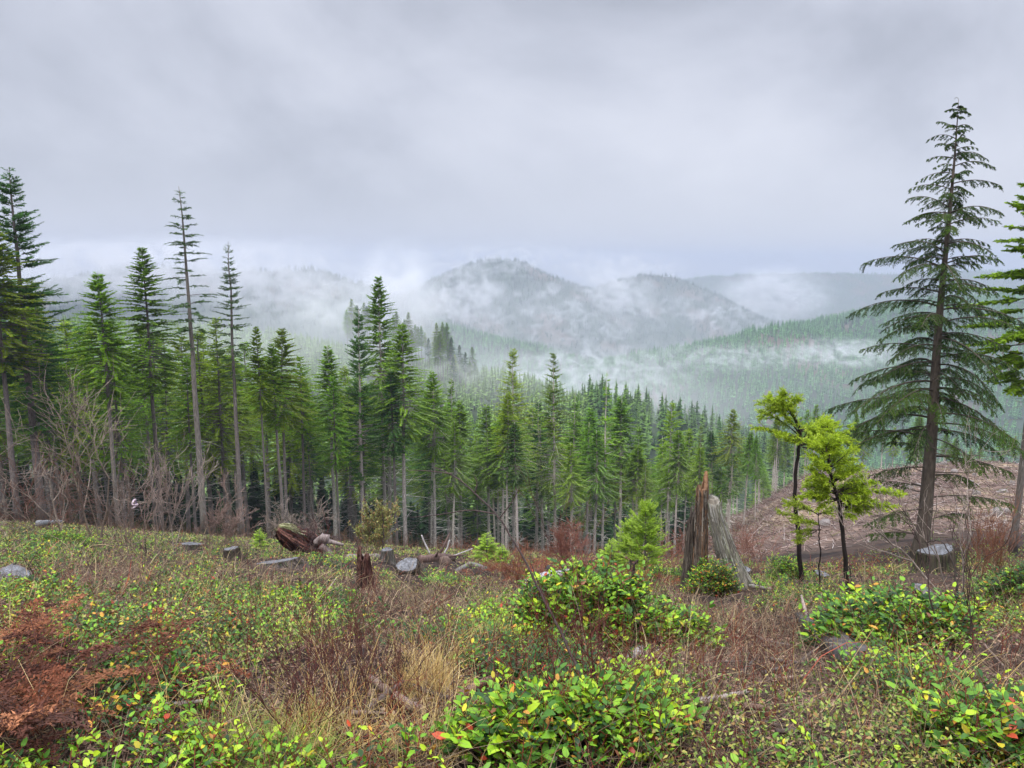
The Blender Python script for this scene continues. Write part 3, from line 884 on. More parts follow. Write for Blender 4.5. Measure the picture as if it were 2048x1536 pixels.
def young_fir(label, Y, trunk, limbs, seed, r=(.045, .012), col=LIME, sub=3, name='young_fir', bark=(.022, .016, .013)):
    rng = np.random.default_rng(seed)
    P = np.array([at(a, b, Y) for a, b in trunk])
    base = P[0].copy(); base[2] = gz(P[0][0], Y) - .05
    P[0] = base
    P -= base
    t = np.linspace(0, 1, len(P)); tq = np.linspace(0, 1, 24)
    Q = np.stack([np.interp(tq, t, P[:, c]) for c in range(3)], 1)
    Q[1:-1] += rng.normal(0, .008, (22, 3))
    gt, gc = Geo(), Geo()
    tube(gt, Q, np.linspace(r[0], r[1], 24), bark, 8, 0, .08, rng)
    for (ax, ay, bx, by) in limbs:
        A = at(ax, ay, Y) - base; B = at(bx, by, Y) - base
        for k in range(sub):
            ln_ = np.linalg.norm(B - A)
            Bk = B + np.array([rng.normal(0, .16), rng.normal(0, .45), rng.normal(0, .14)]) * ln_
            limb(gt, gc, A + rng.normal(0, .02, 3), Bk, rng, col[0], col[1], tw=.20, sag=rng.uniform(-.02, .12))
    e = thing(name, label, 'tree', base)
    link('trunk', gt.mesh('young_fir_trunk', [M_bark], True), e)
    link('crown', gc.mesh('young_fir_crown', [M_young]), e)
young_fir('young yellow green fir with thin black trunk and flat lopsided crown', 14.0,
          [(1604, 1150), (1598, 1080), (1590, 1000), (1592, 930), (1602, 880), (1597, 850), (1575, 815), (1562, 800)],
          [(1602, 880, 1540, 842), (1600, 868, 1552, 812), (1590, 838, 1546, 800), (1575, 815, 1590, 800), (1575, 820, 1530, 825),
           (1602, 882, 1650, 850), (1602, 884, 1672, 848), (1604, 880, 1692, 870), (1650, 852, 1690, 885), (1604, 890, 1650, 890), (1600, 862, 1625, 858),
           (1603, 890, 1575, 880), (1560, 805, 1562, 793), (1640, 862, 1668, 905)], 201)
young_fir('bushy lime green fir sapling leaning on a thin dark stem, left of the tall hemlock', 12.0,
          [(1697, 1165), (1690, 1110), (1682, 1050), (1680, 1010), (1672, 985), (1660, 950), (1655, 915), (1652, 895)],
          [(1660, 950, 1625, 915), (1660, 940, 1690, 905), (1656, 920, 1630, 890), (1656, 915, 1675, 880), (1665, 965, 1615, 950), (1665, 965, 1712, 935),
           (1672, 985, 1620, 985), (1672, 985, 1730, 965), (1675, 995, 1755, 985), (1678, 1000, 1745, 1010), (1680, 1010, 1720, 1020), (1676, 1000, 1640, 1000),
           (1655, 905, 1655, 885), (1672, 985, 1700, 995), (1668, 972, 1650, 975), (1665, 958, 1680, 945), (1660, 940, 1645, 930), (1680, 1012, 1700, 1030)], 202, r=(.04, .014), sub=4)
young_fir('loose side boughs of a small fir low between the two lime saplings', 13.0,
          [(1640, 1150), (1640, 1100), (1638, 1050), (1635, 1015)],
          [(1638, 1050, 1570, 1040), (1636, 1030, 1580, 1010), (1637, 1030, 1665, 1020), (1638, 1060, 1600, 1060)], 203, r=(.015, .006), sub=2, col=((.18, .27, .02), (.42, .50, .04)))
gt, gc = conifer(301, 2.4, .85, .05, up0=5, up1=45, droop=.1, nb=70, tw=.22, dens=26, trad=.011, green=((.20, .34, .02), (.42, .58, .05)), dead=0, bw=.2)
yf = (gt.mesh('small_fir_trunk', [M_bark], True), gc.mesh('small_fir_crown', [M_young]))
gt, gc = conifer(302, 2.4, 1.0, .08, up0=15, up1=60, droop=.12, nb=90, tw=.22, dens=30, trad=.011, green=((.20, .34, .02), (.42, .58, .05)), dead=0, bw=.16, profp=.38, topL=.25)
yr = (gt.mesh('round_fir_trunk', [M_bark], True), gc.mesh('round_fir_crown', [M_young]))
def small_fir(px, pyb, pyt, Y, label, rz, wide=1.0, yf=yf):
    b = spot(px, pyb, Y); h = zz(pyt) * Y - b[2]
    e = thing('young_fir', label, 'tree', b, None, (0, 0, rz)); e.scale = (h / 2.4 * wide, h / 2.4 * wide, h / 2.4)
    link('trunk', yf[0], e); link('crown', yf[1], e)
small_fir(1290, 1122, 1016, 19, 'light green young fir in front of the pale trunks left of the split snag', .4, .85, yr)
small_fir(1262, 1120, 1050, 20.4, 'lower lime shoot of fir at the foot of the light green young fir', 2.2, 1.1, yr)
small_fir(1222, 1118, 1078, 22, 'tiny pale fir left of the light green young fir', 1.1, 1.5)
small_fir(973, 1112, 1065, 26, 'small bright green fir seedling at the edge of the forest', 2.0, 1.7)
small_fir(520, 1100, 1058, 23, 'small bright green fir beside the uprooted stump', 3.0, 1.7)
small_fir(1005, 1118, 1090, 25, 'low yellow green fir seedling right of the bright seedling', 4.0, 1.8)

# ---- bare shrubs
def grow(rng, segs, p, d, ln, r, depth, spread=.55, up=.12, kids=(2, 4), shrink=.68, n=4, curve=.16):
    pts = [p]
    for i in range(n):
        d = unit(d + rng.normal(0, curve, 3) + [0, 0, up])
        q = pts[-1] + d * ln / n
        segs.append((pts[-1], q, r * (1 - .45 * i / n), r * (1 - .45 * (i + 1) / n)))
        pts.append(q)
    if depth <= 0: return
    for k in range(rng.integers(*kids) + 1):
        j = rng.integers(1, n + 1) if k else n
        a = unit(rng.normal(0, 1, 3)); a = unit(a - d * np.dot(a, d))
        nd = unit(d + a * spread * rng.uniform(.6, 1.5))
        grow(rng, segs, pts[j], nd, ln * shrink * rng.uniform(.7, 1.2), r * .58, depth - 1, spread, up, kids, shrink, n, curve)
def bare_shrub(px, py, Y, height, label, seed, stems=5, col=(.24, .18, .14), r=.02, depth=4, spread=.55, up=.1, lean=(0, 0), group=None, name='bare_shrub', leaf=None, out=.5, kids=(2, 4), shrink=.68, minr=None):
    rng = np.random.default_rng(seed)
    b = spot(px, py, Y)
    g = Geo(); segs = []
    tot = sum(shrink ** i for i in range(depth + 1)) * .82
    for s in range(stems):
        a = rng.uniform(0, 6.28)
        d = unit(np.array([cos(a) * out * rng.uniform(.3, 1) + lean[0], sin(a) * out * rng.uniform(.3, 1) + lean[1], 1.]))
        grow(rng, segs, np.array([cos(a) * .06, sin(a) * .06, -.05]), d, height / tot * rng.uniform(.75, 1.1), r * rng.uniform(.6, 1.1), depth, spread, up, kids, shrink)
    A = np.array([s[0] for s in segs]); B = np.array([s[1] for s in segs]); ra = np.array([s[2] for s in segs]); rb = np.array([s[3] for s in segs])
    mr_ = .00024 * Y if minr is None else minr
    thin = np.where(ra < r * .45)[0]
    ra = np.maximum(ra, mr_); rb = np.maximum(rb, mr_)
    c = np.array(col) * rng.uniform(.75, 1.25, (len(A), 1)) * np.where(ra < r * .3, 1.15, .9)[:, None]
    prisms(g, A, B, ra, rb, c)
    if leaf is None:
        return link(name, g.mesh(name, [M_stick]), None, b, None, label=label, category='shrub', group=group)
    e = thing(name, label, 'shrub', b, group)
    link('stems', g.mesh(name + '_stems', [M_stick]), e)
    gl = Geo()
    k = rng.choice(thin, leaf[0]); f = rng.random((leaf[0], 1))
    P = A[k] * (1 - f) + B[k] * f
    cc = np.array(leaf[2])[rng.integers(0, len(leaf[2]), leaf[0])] * rng.uniform(.7, 1.3, (leaf[0], 1))
    blades(gl, P, unit(B[k] - A[k]) + rng.normal(0, .6, P.shape), leaf[1] * rng.uniform(.6, 1.3, leaf[0]), leaf[1] * .4, rng.normal(0, 1, P.shape), cc)
    link('leaves', gl.mesh(name + '_leaves', [M_herb]), e)
    return e
PALE = (.24, .185, .14); BRN = (.10, .065, .05); REDB = (.16, .07, .045)
bare_shrub(195, 1090, 19, 4.4, 'tall bare pale-twigged shrub whose top rises in front of the yellow green conifer', 401, 3, PALE, .032, 4, .6, .12, (-.05, 0), kids=(1, 4), shrink=.74)
bare_shrub(125, 1085, 18, 3.0, 'bare spreading shrub arching left across the first trunks', 402, 4, PALE, .021, 4, .75, .03, (-.25, 0), out=.9, kids=(1, 3), shrink=.75)
bare_shrub(300, 1130, 14, 1.9, 'many-stemmed leafless shrub in front of the flagged twig', 403, 5, (.20, .145, .115), .012, 3, .5, .10, (-.1, 0), out=.45)
bare_shrub(345, 1100, 17, 2.9, 'bare grey shrub fanning up to the right beside the thin tree', 404, 3, (.27, .21, .17), .014, 3, .5, .12, (.05, 0), out=.5)
bare_shrub(165, 1075, 20, 2.2, 'low tangle of brown twigs left of the pale bare shrub', 405, 4, BRN, .012, 3, .8, .02, out=1.0)
bare_shrub(75, 1062, 22, 2.6, 'reddish brown brushy shrub at the foot of the tallest left trunk', 406, 5, REDB, .010, 3, .6, .05, out=.7)
bare_shrub(20, 1060, 22, 2.0, 'brown bare shrub at the far left edge of the clearing', 407, 4, BRN, .010, 3, .6, .05, out=.8)
bare_shrub(440, 1090, 19, 1.9, 'thin bare shrub leaning right under the slender spire tree', 408, 5, (.27, .18, .14), .012, 4, .5, .05, (.3, 0), out=.5)
bare_shrub(250, 1085, 19, 2.4, 'thicket of bare orange brown twigs around the flagged twig', 409, 4, (.17, .10, .07), .010, 3, .6, .05, out=.6)
bare_shrub(1905, 1195, 9.0, 2.0, 'whitish forked bare shrub in front of the big cut stump', 410, 3, (.30, .24, .20), .024, 4, .5, .14, (-.05, 0), out=.5, kids=(1, 3))
bare_shrub(1958, 1135, 14, 1.5, 'rust brown broom-like dead shrub right of the big cut stump', 411, 9, (.24, .10, .055), .008, 3, .25, .15, (-.08, 0), out=.30, kids=(2, 4), minr=.003)
bare_shrub(1990, 1135, 14.5, 1.15, 'smaller rust brown dead shrub near the right-hand trunk', 412, 6, (.24, .10, .055), .007, 3, .25, .15, (.03, 0), out=.3, kids=(2, 4), minr=.003)
bare_shrub(748, 1112, 24, 1.75, 'pale yellow green leafy shrub before the trunk of the flat-topped tree', 413, 8, (.2, .15, .09), .012, 4, .4, .14, out=.4, leaf=(7000, .075, [(.36, .40, .12), (.28, .34, .08), (.45, .44, .16), (.45, .25, .10)]))
bare_shrub(1500, 1120, 22, 1.6, 'reddish bare thicket behind the leaning half of the split snag', 414, 7, (.27, .13, .09), .009, 3, .6, .05, out=.6)
bare_shrub(1130, 1095, 30, 2.0, 'bare reddish shrub under the pale trunks in the middle', 415, 8, (.26, .11, .07), .012, 4, .6, .05, out=.7)
bare_shrub(1345, 1095, 24, 1.9, 'bare rust red shrub left of the split snag', 416, 7, (.27, .11, .07), .009, 3, .6, .04, out=.7)
bare_shrub(600, 1068, 26, 1.9, 'small bare twiggy shrub behind the uprooted stump', 417, 6, (.28, .22, .17), .011, 4, .6, .05, out=.6)
bare_shrub(1900, 1400, 4.2, 1.05, 'thin dark bare sapling standing among the salal, lower right', 418, 3, (.06, .035, .03), .008, 3, .35, .12, (-.02, 0), out=.22, kids=(1, 3))
bare_shrub(1160, 1545, 2.5, .75, 'dark red twiggy huckleberry at the bottom edge', 419, 6, (.11, .03, .025), .0035, 3, .45, .12, out=.4)
bare_shrub(640, 1545, 2.5, .62, 'dark red twiggy huckleberry in the straw at the bottom', 420, 9, (.10, .03, .025), .003, 3, .4, .14, out=.5)
bare_shrub(760, 1500, 2.8, .55, 'brown huckleberry twigs right of the crossed dead sticks', 421, 8, (.12, .05, .035), .003, 3, .4, .14, out=.5)
bare_shrub(1030, 1160, 14, .9, 'rust brown twig clump left of the pale broken slab', 422, 10, (.26, .10, .05), .006, 3, .4, .08, out=.6)

# ---- the long thin stem that crosses the middle, close to the camera
def stem_path(name, label, pts, r0, r1, col, cat='stem', side=(), k=6):
    P = np.array([at(a, b, Yd) for a, b, Yd in pts]); base = P[0].copy()
    b0 = np.array([base[0], base[1], gz(base[0], base[1]) - .05])
    t = np.linspace(0, 1, len(P)); tq = np.linspace(0, 1, 40)
    Q = np.stack([np.interp(tq, t, P[:, c]) for c in range(3)], 1)
    for _ in range(4): Q[1:-1] = (Q[:-2] + Q[1:-1] * 2 + Q[2:]) / 4
    rg = np.random.default_rng(len(label))
    Q[1:-1] += rg.normal(0, .0016, Q[1:-1].shape) * (P[0][1] / 3)
    g = Geo()
    tube(g, Q - b0, np.linspace(r0, r1, 40), col, k)
    tube(g, np.array([b0, Q[0]]) - b0, [r0 * 1.1, r0], col, k)
    for sp in side:
        S_ = np.array([at(a, b, Yd) for a, b, Yd in sp]) - b0
        tq2 = np.linspace(0, 1, 12); t2 = np.linspace(0, 1, len(S_))
        S_ = np.stack([np.interp(tq2, t2, S_[:, c]) for c in range(3)], 1)
        for _ in range(2): S_[1:-1] = (S_[:-2] + S_[1:-1] * 2 + S_[2:]) / 4
        tube(g, S_, np.linspace(r1 * 1.5, r1 * .6, 12), np.array(col) * 1.3, 5)
    return link(name, g.mesh(name, [M_stick], True), None, b0, None, label=label, category=cat)
stem_path('bare_sapling', 'long thin leaning bare sapling crossing the middle of the clearing',
          [(1250, 1520, 2.5), (1205, 1450, 2.6), (1152, 1330, 2.75), (1110, 1240, 2.9), (1080, 1185, 3.0), (1045, 1110, 3.1), (1000, 1035, 3.2), (950, 985, 3.3), (905, 948, 3.4), (870, 935, 3.5)], .0075, .0022, (.055, .035, .03), 'sapling',
          [[(990, 1028, 3.2), (940, 1018, 3.25), (880, 1030, 3.3), (820, 1035, 3.35)], [(905, 948, 3.4), (860, 942, 3.4), (815, 940, 3.45)],
           [(1000, 1035, 3.2), (1020, 1010, 3.2), (1040, 975, 3.2)], [(1125, 1275, 2.85), (1150, 1230, 2.85), (1158, 1205, 2.85)], [(950, 985, 3.3), (955, 965, 3.3), (948, 950, 3.3)],
           [(1100, 1220, 2.95), (1070, 1150, 3.0), (1060, 1120, 3.0)]])
stem_path('bare_sapling', 'thin dark stem rising at the right before the forked shrub',
          [(1928, 1300, 5.2), (1925, 1240, 5.2), (1915, 1180, 5.2), (1905, 1120, 5.3), (1885, 1080, 5.4), (1850, 1085, 5.6)], .009, .003, (.04, .028, .022), 'sapling')
stem_path('dead_twig', 'short crooked dark dead stem standing in the rust red ferns', [(1255, 1185, 13), (1265, 1160, 13), (1268, 1130, 13), (1275, 1120, 13)], .035, .018, (.05, .03, .025), 'twig')
for i, (px, y0, y1, Yd, lab) in enumerate([(765, 1110, 1020, 20, 'thin dark dead stem behind the cut stump'), (290, 1120, 1075, 15, 'short dark broken stem by the many-stemmed shrub'), (558, 1310, 1270, 5.5, 'short dark twig upright in the bright salal'),
                                       (1385, 1430, 1340, 3.4, 'reddish upright twig in the lower middle salal'), (1700, 1180, 1130, 13, 'thin dead stem left of the lime sapling foot')]):
    stem_path('dead_twig', lab, [(px, y0, Yd), (px + 2, (y0 + y1) / 2, Yd), (px - 1, y1, Yd)], .0012 * Yd, .0006 * Yd, (.05, .032, .026), 'twig')

# ---- flag tape tied in the shrub
def ribbon():
    M = pmat('flag_tape', .45, .4, (.80, .66, .72)); M2 = pmat('flag_tape_dark', .5, .4, (.10, .07, .13))
    c = at(268, 1006, 15.5)
    k = 15.5 / FPX
    e = thing('flag_ribbon', 'pink and white flag ribbon with dark stripe tied in the bare shrub', 'ribbon', c)
    def strip(name, pts, wdt, m):
        g = Geo(); P = np.array([[x * k, d * k, -y * k] for x, y, d in pts])
        for a, b in zip(P[:-1], P[1:]):
            s = unit(np.cross(b - a, [0, 1, .25])) * wdt * k / 2
            o = np.array([0, .004, 0])
            V = [a - s, a + s, b + s, b - s, a - s + o, a + s + o, b + s + o, b - s + o]
            g.add(V, [(0, 1, 2), (0, 2, 3), (4, 6, 5), (4, 7, 6), (0, 4, 5), (0, 5, 1), (3, 2, 6), (3, 6, 7), (0, 3, 7), (0, 7, 4), (1, 5, 6), (1, 6, 2)], (.8, .7, .7))
        link(name, g.mesh(name, [m]), e)
    strip('tape_loop', [(-5, 3, 0), (-1, -5, 1), (1, -7, 2), (3, -5, 3)], 3.2, M)
    strip('tape_tail', [(-6, 3, 0), (2, 4, -1), (8, 2.5, 0), (2, 8, 1), (-6, 12, 0)], 3.0, M)
    strip('dark_stripe', [(3, -4, 1.5), (4, 1, 1.5), (-3, 6.5, 1.5), (4, 7.5, 2)], 3.0, M2)
ribbon()

# ---- stumps, snags, logs
def shell(g, k, rows, rf, hf, lean, C, rng, thick=.05, rough=.03, topc=None):
    """standing broken wood: rf(theta, t) radius, hf(theta) height, lean(z)->xy"""
    th = np.arange(k) * 2 * pi / k
    t = np.linspace(0, 1, rows)
    Hh = np.array([hf(a) for a in th])
    V = []; C = np.array(C)
    for inner in (0, 1):
        for tt in (t if not inner else t[::-1]):
            for a, hh in zip(th, Hh):
                z = -.3 + (hh + .3) * tt
                rr = rf(a, max(z, 0)) * (1 + rough * (vnoise(a * 4, z * 3.5, 7) - .5) * 2 + rough * .8 * sin(a * 9 + 2 * z)) - inner * thick
                x, y = lean(z)
                V.append([x + cos(a) * rr, y + sin(a) * rr, z])
    V = np.array(V); T = []
    R = rows * 2
    for i in range(R - 1):
        j = np.arange(k); q = (j + 1) % k
        T.append(np.stack([i * k + j, i * k + q, (i + 1) * k + q], 1)); T.append(np.stack([i * k + j, (i + 1) * k + q, (i + 1) * k + j], 1))
    cc = C * rng.uniform(.8, 1.2, (len(V), 1))
    if topc is not None:
        f = np.clip((V[:, 2:3] / Hh.max() - .55) / .45, 0, 1)
        cc = cc * (1 - f) + np.array(topc) * f
    g.add(V, np.concatenate(T), cc)
def fibres(g, V, k, n, rng, cols, wd=.008, ln=(.12, .6), out=.006):
    """long splinters lying on an outer wall given as rows of k points"""
    rows = len(V) // k
    W = np.array(V[:rows * k]).reshape(rows, k, 3)
    rows = rows // 2
    for _ in range(n):
        j = rng.integers(k); i0 = rng.integers(1, rows - 2); m = rng.integers(2, 7)
        i1 = min(i0 + m, rows - 1)
        f = rng.random(); q = (j + 1) % k
        P = W[i0:i1 + 1, j] * (1 - f) + W[i0:i1 + 1, q] * f
        c = W[i0:i1 + 1].mean(1)
        o = unit((P - c) * [1, 1, 0])
        P = P + o * out + rng.normal(0, .002, P.shape)
        if rng.random() < .12: P[-1] += o[-1] * rng.uniform(.01, .05)
        w_ = wd * rng.uniform(.4, 1.5)
        prisms(g, P[:-1], P[1:], w_, w_ * .7, np.array(cols)[rng.integers(len(cols))] * rng.uniform(.6, 1.3))
def split_snag():
    rng = np.random.default_rng(501)
    Y0 = 14.0; k = Y0 / FPX
    b = spot(1425, 1188, Y0)
    e = thing('split_snag', 'tall split grey snag, one half an upright spike, the other leaning', 'snag', b)
    X = lambda px: uu(px, 1100) * Y0 - b[0]
    Zt = lambda py: zz(py) * Y0 - b[2]
    h1, h2 = Zt(935), Zt(993)
    # upright spike half
    g = Geo()
    def hf(a):
        d = abs(((a - .5 + pi) % (2 * pi)) - pi)
        return h1 * (1 - .13 * min(d / 1.3, 1) ** .8) - .10 * abs(sin(a * 7)) - .05 * abs(sin(a * 13))
    x0, x1 = X(1402), X(1399)
    shell(g, 44, 26, lambda a, z: (.105 + .07 * math.exp(-z * 1.6)) * (1 + .14 * sin(3 * a + 1)) * (1 - .12 * z / h1), hf, lambda z: (x0 + (x1 - x0) * z / h1, 0), (.15, .105, .075), rng, .06, .07, (.26, .13, .06))
    fibres(g, g.V[0], 44, 420, rng, [(.20, .15, .11), (.10, .07, .05), (.30, .26, .21), (.24, .13, .07), (.06, .045, .035)])
    link('upright_half', g.mesh('upright_half', [M_wood]), e)
    g = Geo()
    hs = Zt(1012)
    xs = X(1381)
    shell(g, 32, 22, lambda a, z: (.085 + .05 * math.exp(-z * 1.5)) * (1 + .2 * sin(2 * a)), lambda a: hs * (1 - .12 * abs(sin(a * 1.5 + .4))) - .08 * abs(sin(a * 8)) - (.25 if cos(a) < -.2 else 0), lambda z: (xs + .03 * z, .16), (.085, .065, .05), rng, .05, .09)
    fibres(g, g.V[0], 32, 260, rng, [(.12, .095, .07), (.06, .045, .035), (.20, .17, .13)])
    link('side_slab', g.mesh('side_slab', [M_wood]), e)
    g = Geo()
    xa, xb = X(1488), X(1419)
    def rl(a, z):
        return .095 + .18 * math.exp(-z * 1.0) * (1 + .35 * max(cos(a), 0) + .25 * abs(sin(2.5 * a)))
    shell(g, 44, 26, rl, lambda a: h2 * (1 - .03 * (1 - sin(a))) - .02 * abs(sin(a * 11)), lambda z: (xb + (xa - xb) * (1 - min(z / h2, 1)) ** 1.25, .02), (.27, .245, .20), rng, .08, .06)
    fibres(g, g.V[0], 44, 520, rng, [(.34, .32, .27), (.22, .20, .16), (.12, .10, .08), (.30, .30, .20), (.42, .40, .36)])
    shell(g, 44, 3, lambda a, z: .11, lambda a: h2 - .05, lambda z: (xb + (xa - xb) * (1 - min(z / h2, 1)) ** 1.25, .02), (.2, .17, .13), rng, .10, .02)
    link('leaning_half', g.mesh('leaning_half', [M_wood]), e)
    return b
split_snag()
def dark_snag():
    rng = np.random.default_rng(502)
    b = gp(731, 1182); Y0 = b[1]; k = Y0 / FPX
    h = 98 * k * 1.02
    g = Geo()
    def hf(a):
        d = abs(((a - 3.4 + pi) % (2 * pi)) - pi)
        return h * (1.0 if d < .5 else .82 - .1 * abs(sin(a * 3))) - .03 * abs(sin(a * 9))
    shell(g, 40, 22, lambda a, z: 14 * k * (1 + .25 * math.exp(-z * 3)) * (1 - .28 * z / h) * (1 + .15 * sin(3 * a)), hf, lambda z: (-.03 * z, 0), (.085, .035, .025), rng, .035, .12)
    fibres(g, g.V[0], 40, 420, rng, [(.10, .04, .03), (.05, .022, .018), (.17, .09, .06), (.03, .015, .012)], .005, out=.004)
    link('rotten_snag', g.mesh('rotten_snag', [M_wood]), None, b, label='dark reddish rotten snag with a jagged spike, standing alone', category='snag')
dark_snag()
M_cut = bpy.data.materials.new('weathered_cut_wood')
M_cut.use_nodes = True
nt = M_cut.node_tree; bs = nt.nodes['Principled BSDF']; bs.inputs['Roughness'].default_value = .7
t_ = N(nt, 'ShaderNodeTexCoord'); wv = N(nt, 'ShaderNodeTexWave', wave_type='RINGS', rings_direction='SPHERICAL'); wv.inputs['Scale'].default_value = 14; wv.inputs['Distortion'].default_value = 2.5; wv.inputs['Detail'].default_value = 3
nn = N(nt, 'ShaderNodeTexNoise'); nn.inputs['Scale'].default_value = 12; nn.inputs['Detail'].default_value = 9; nn.inputs['Roughness'].default_value = .7
r1 = ramp(nt, [(.35, (.07, .065, .06)), (.52, (.15, .15, .155)), (.72, (.30, .31, .335))]); mxc = N(nt, 'ShaderNodeMix', data_type='RGBA', blend_type='MULTIPLY'); mxc.inputs[0].default_value = .35
L(nt, t_, 'Object', wv, 0); L(nt, t_, 'Object', nn, 0); L(nt, nn, 0, r1, 0); L(nt, r1, 0, mxc, 6); L(nt, wv, 0, mxc, 7); L(nt, mxc, 2, bs, 'Base Color')
def cut_stump(px, py, rad, h, label, seed, tilt=(0, 0), Y=None, bark=(.06, .045, .035), wedge=0.0, sink=.3):
    rng = np.random.default_rng(seed)
    b = gp(px, py) if Y is None else spot(px, py, Y)
    e = thing('cut_stump', label, 'stump', b, None, (tilt[0], tilt[1], rng.uniform(0, 6) if not wedge else 0))
    k = 36
    a = np.arange(k) * 2 * pi / k
    prof = 1 + .07 * np.sin(a * 3 + rng.uniform(0, 6)) + .05 * np.sin(a * 5 + rng.uniform(0, 6)) + .03 * rng.normal(0, 1, k)
    zs = [-sink, 0, h * .3, h * .65, h * .93, h]
    rs = [1.45, 1.28, 1.12, 1.03, 1.0, .97]
    V = []
    for z, r_ in zip(zs, rs):
        rr = rad * r_ * (1 + (prof - 1) * (1.0 + (r_ - 1) * 3)) * (1 + rng.normal(0, .018, k))
        V.append(np.stack([np.cos(a) * rr, np.sin(a) * rr, np.full(k, z) + (rng.normal(0, .01, k) if z == h else 0)], 1))
    V.append(np.stack([np.cos(a) * rad * .93 * prof, np.sin(a) * rad * .93 * prof, np.full(k, h - .004)], 1))
    for v_ in V[-3:]:
        v_[:, 2] += wedge * np.clip(v_[:, 0] / rad - .1, 0, 1) ** .7
    T = []
    n = len(V)
    for i in range(n - 1):
        j = np.arange(k); q = (j + 1) % k
        T.append(np.stack([i * k + j, i * k + q, (i + 1) * k + q], 1)); T.append(np.stack([i * k + j, (i + 1) * k + q, (i + 1) * k + j], 1))
    g = Geo(); V = np.vstack(V)
    g.add(V, np.concatenate(T), np.array(bark) * rng.uniform(.6, 1.5, (len(V), 1)))
    V7 = V[:36 * 6]; cb_ = np.array(bark)
    fibres(g, np.vstack([V7, V7]), 36, 170, rng, [cb_ * .6, cb_ * 1.2, cb_ * 2.2, (.05, .06, .02)], .03 * rad, out=.01)
    link('bark', g.mesh('stump_bark', [M_wood]), e)
    g = Geo()
    rings = [0, .3, .6, .925]
    V = [[0, 0, h + .004]]
    for q_ in rings[1:]:
        for j in range(k):
            V.append([cos(a[j]) * rad * q_ * prof[j], sin(a[j]) * rad * q_ * prof[j], h + .004 + rng.normal(0, .004) + (.025 * (sin(a[j] + 1) > .6) if q_ < .9 else 0)])
    V = np.array(V, float); V[:, 2] += wedge * np.clip(V[:, 0] / rad - .1, 0, 1) ** .7
    T = [(0, 1 + j, 1 + (j + 1) % k) for j in range(k)]
    for i in range(2):
        for j in range(k):
            q = (j + 1) % k
            T += [(1 + i * k + j, 1 + (i + 1) * k + j, 1 + (i + 1) * k + q), (1 + i * k + j, 1 + (i + 1) * k + q, 1 + i * k + q)]
    g.add(V, T)
    link('cut_face', g.mesh('stump_cut_face', [M_cut]), e)
cut_stump(555, 1133, .46, .10, 'wide cut stump with a pale grey face in front of the uprooted stump', 510, (.30, .05))
cut_stump(819, 1150, .25, .30, 'round cut stump with a blue grey hollowed face, in the middle of the clearing', 511, (.32, .1))
cut_stump(775, 1124, .15, .34, 'small upright cut stump left of the round hollow-faced one', 512, (-.05, .02), bark=(.12, .105, .09))
cut_stump(384, 1097, .33, .12, 'grey cut stump below the tall thin tree', 513, (.2, .15))
cut_stump(465, 1118, .16, .22, 'little grey stump half hidden in salal, left of the wide pale one', 514, (.15, 0))
cut_stump(1868, 1162, .39, .50, 'big dark cut stump with a wet white face at the foot of the hemlock', 515, (-.14, .0), Y=17.5, bark=(.045, .035, .022), wedge=.20)
cut_stump(18, 1165, .22, .06, 'low brownish stump at the left side in the twigs', 516, (.25, .1), bark=(.14, .10, .08))
cut_stump(1480, 1152, .30, .28, 'pale low stump behind the leaning half of the split snag', 517, (.1, 0), Y=19)
cut_stump(1640, 1142, .17, .2, 'small pale stump beneath the lime saplings', 518, (.2, 0), Y=17)
cut_stump(1842, 1192, .17, .10, 'small pale cut stump low in the salal before the big dark stump', 519, (.3, 0))

def log(name, label, ends, r0, r1, col, seed, cat='log', k=10, lift=.5, knots=0, mat=None, moss=None, nseg=14, wob=.02):
    rng = np.random.default_rng(seed)
    P = []
    for q in ends:
        c = gp(q[0], q[1]) if len(q) == 2 else np.array(at(q[0], q[1], q[2]))
        if len(q) == 2: c = c + [0, 0, r0 * lift]
        P.append(c)
    P = np.array(P); b = P[0].copy()
    t = np.linspace(0, 1, len(P)); tq = np.linspace(0, 1, nseg)
    Q = np.stack([np.interp(tq, t, P[:, c]) for c in range(3)], 1)
    ln = np.linalg.norm(P[-1] - P[0])
    Q[1:-1] += rng.normal(0, wob * r0 * 4, (nseg - 2, 3))
    g = Geo()
    R = np.linspace(r0, r1, nseg) * (1 + rng.normal(0, .05, nseg))
    tube(g, Q - b, R, col, k, 0, .12, rng)
    for _ in range(knots):
        i = rng.integers(1, nseg - 1)
        d = unit(rng.normal(0, 1, 3) + [0, 0, .8])
        tube(g, [Q[i] - b, Q[i] - b + d * r0 * rng.uniform(2.5, 7)], [r0 * .35, r0 * .12], np.array(col) * .9, 5)
    if moss is not None:
        V, T, C, M = g.arr()
        nz = V[:, 2] - np.interp(V[:, 0], np.sort((Q - b)[:, 0]), (Q - b)[np.argsort((Q - b)[:, 0]), 2])
        f = np.clip(nz / r0 * 2, 0, 1)[:, None]
        g = Geo().add(V, T, C * (1 - f) + np.array(moss) * f)
    return link(name, g.mesh(name, [mat or M_stick], True), None, b, None, label=label, category=cat)
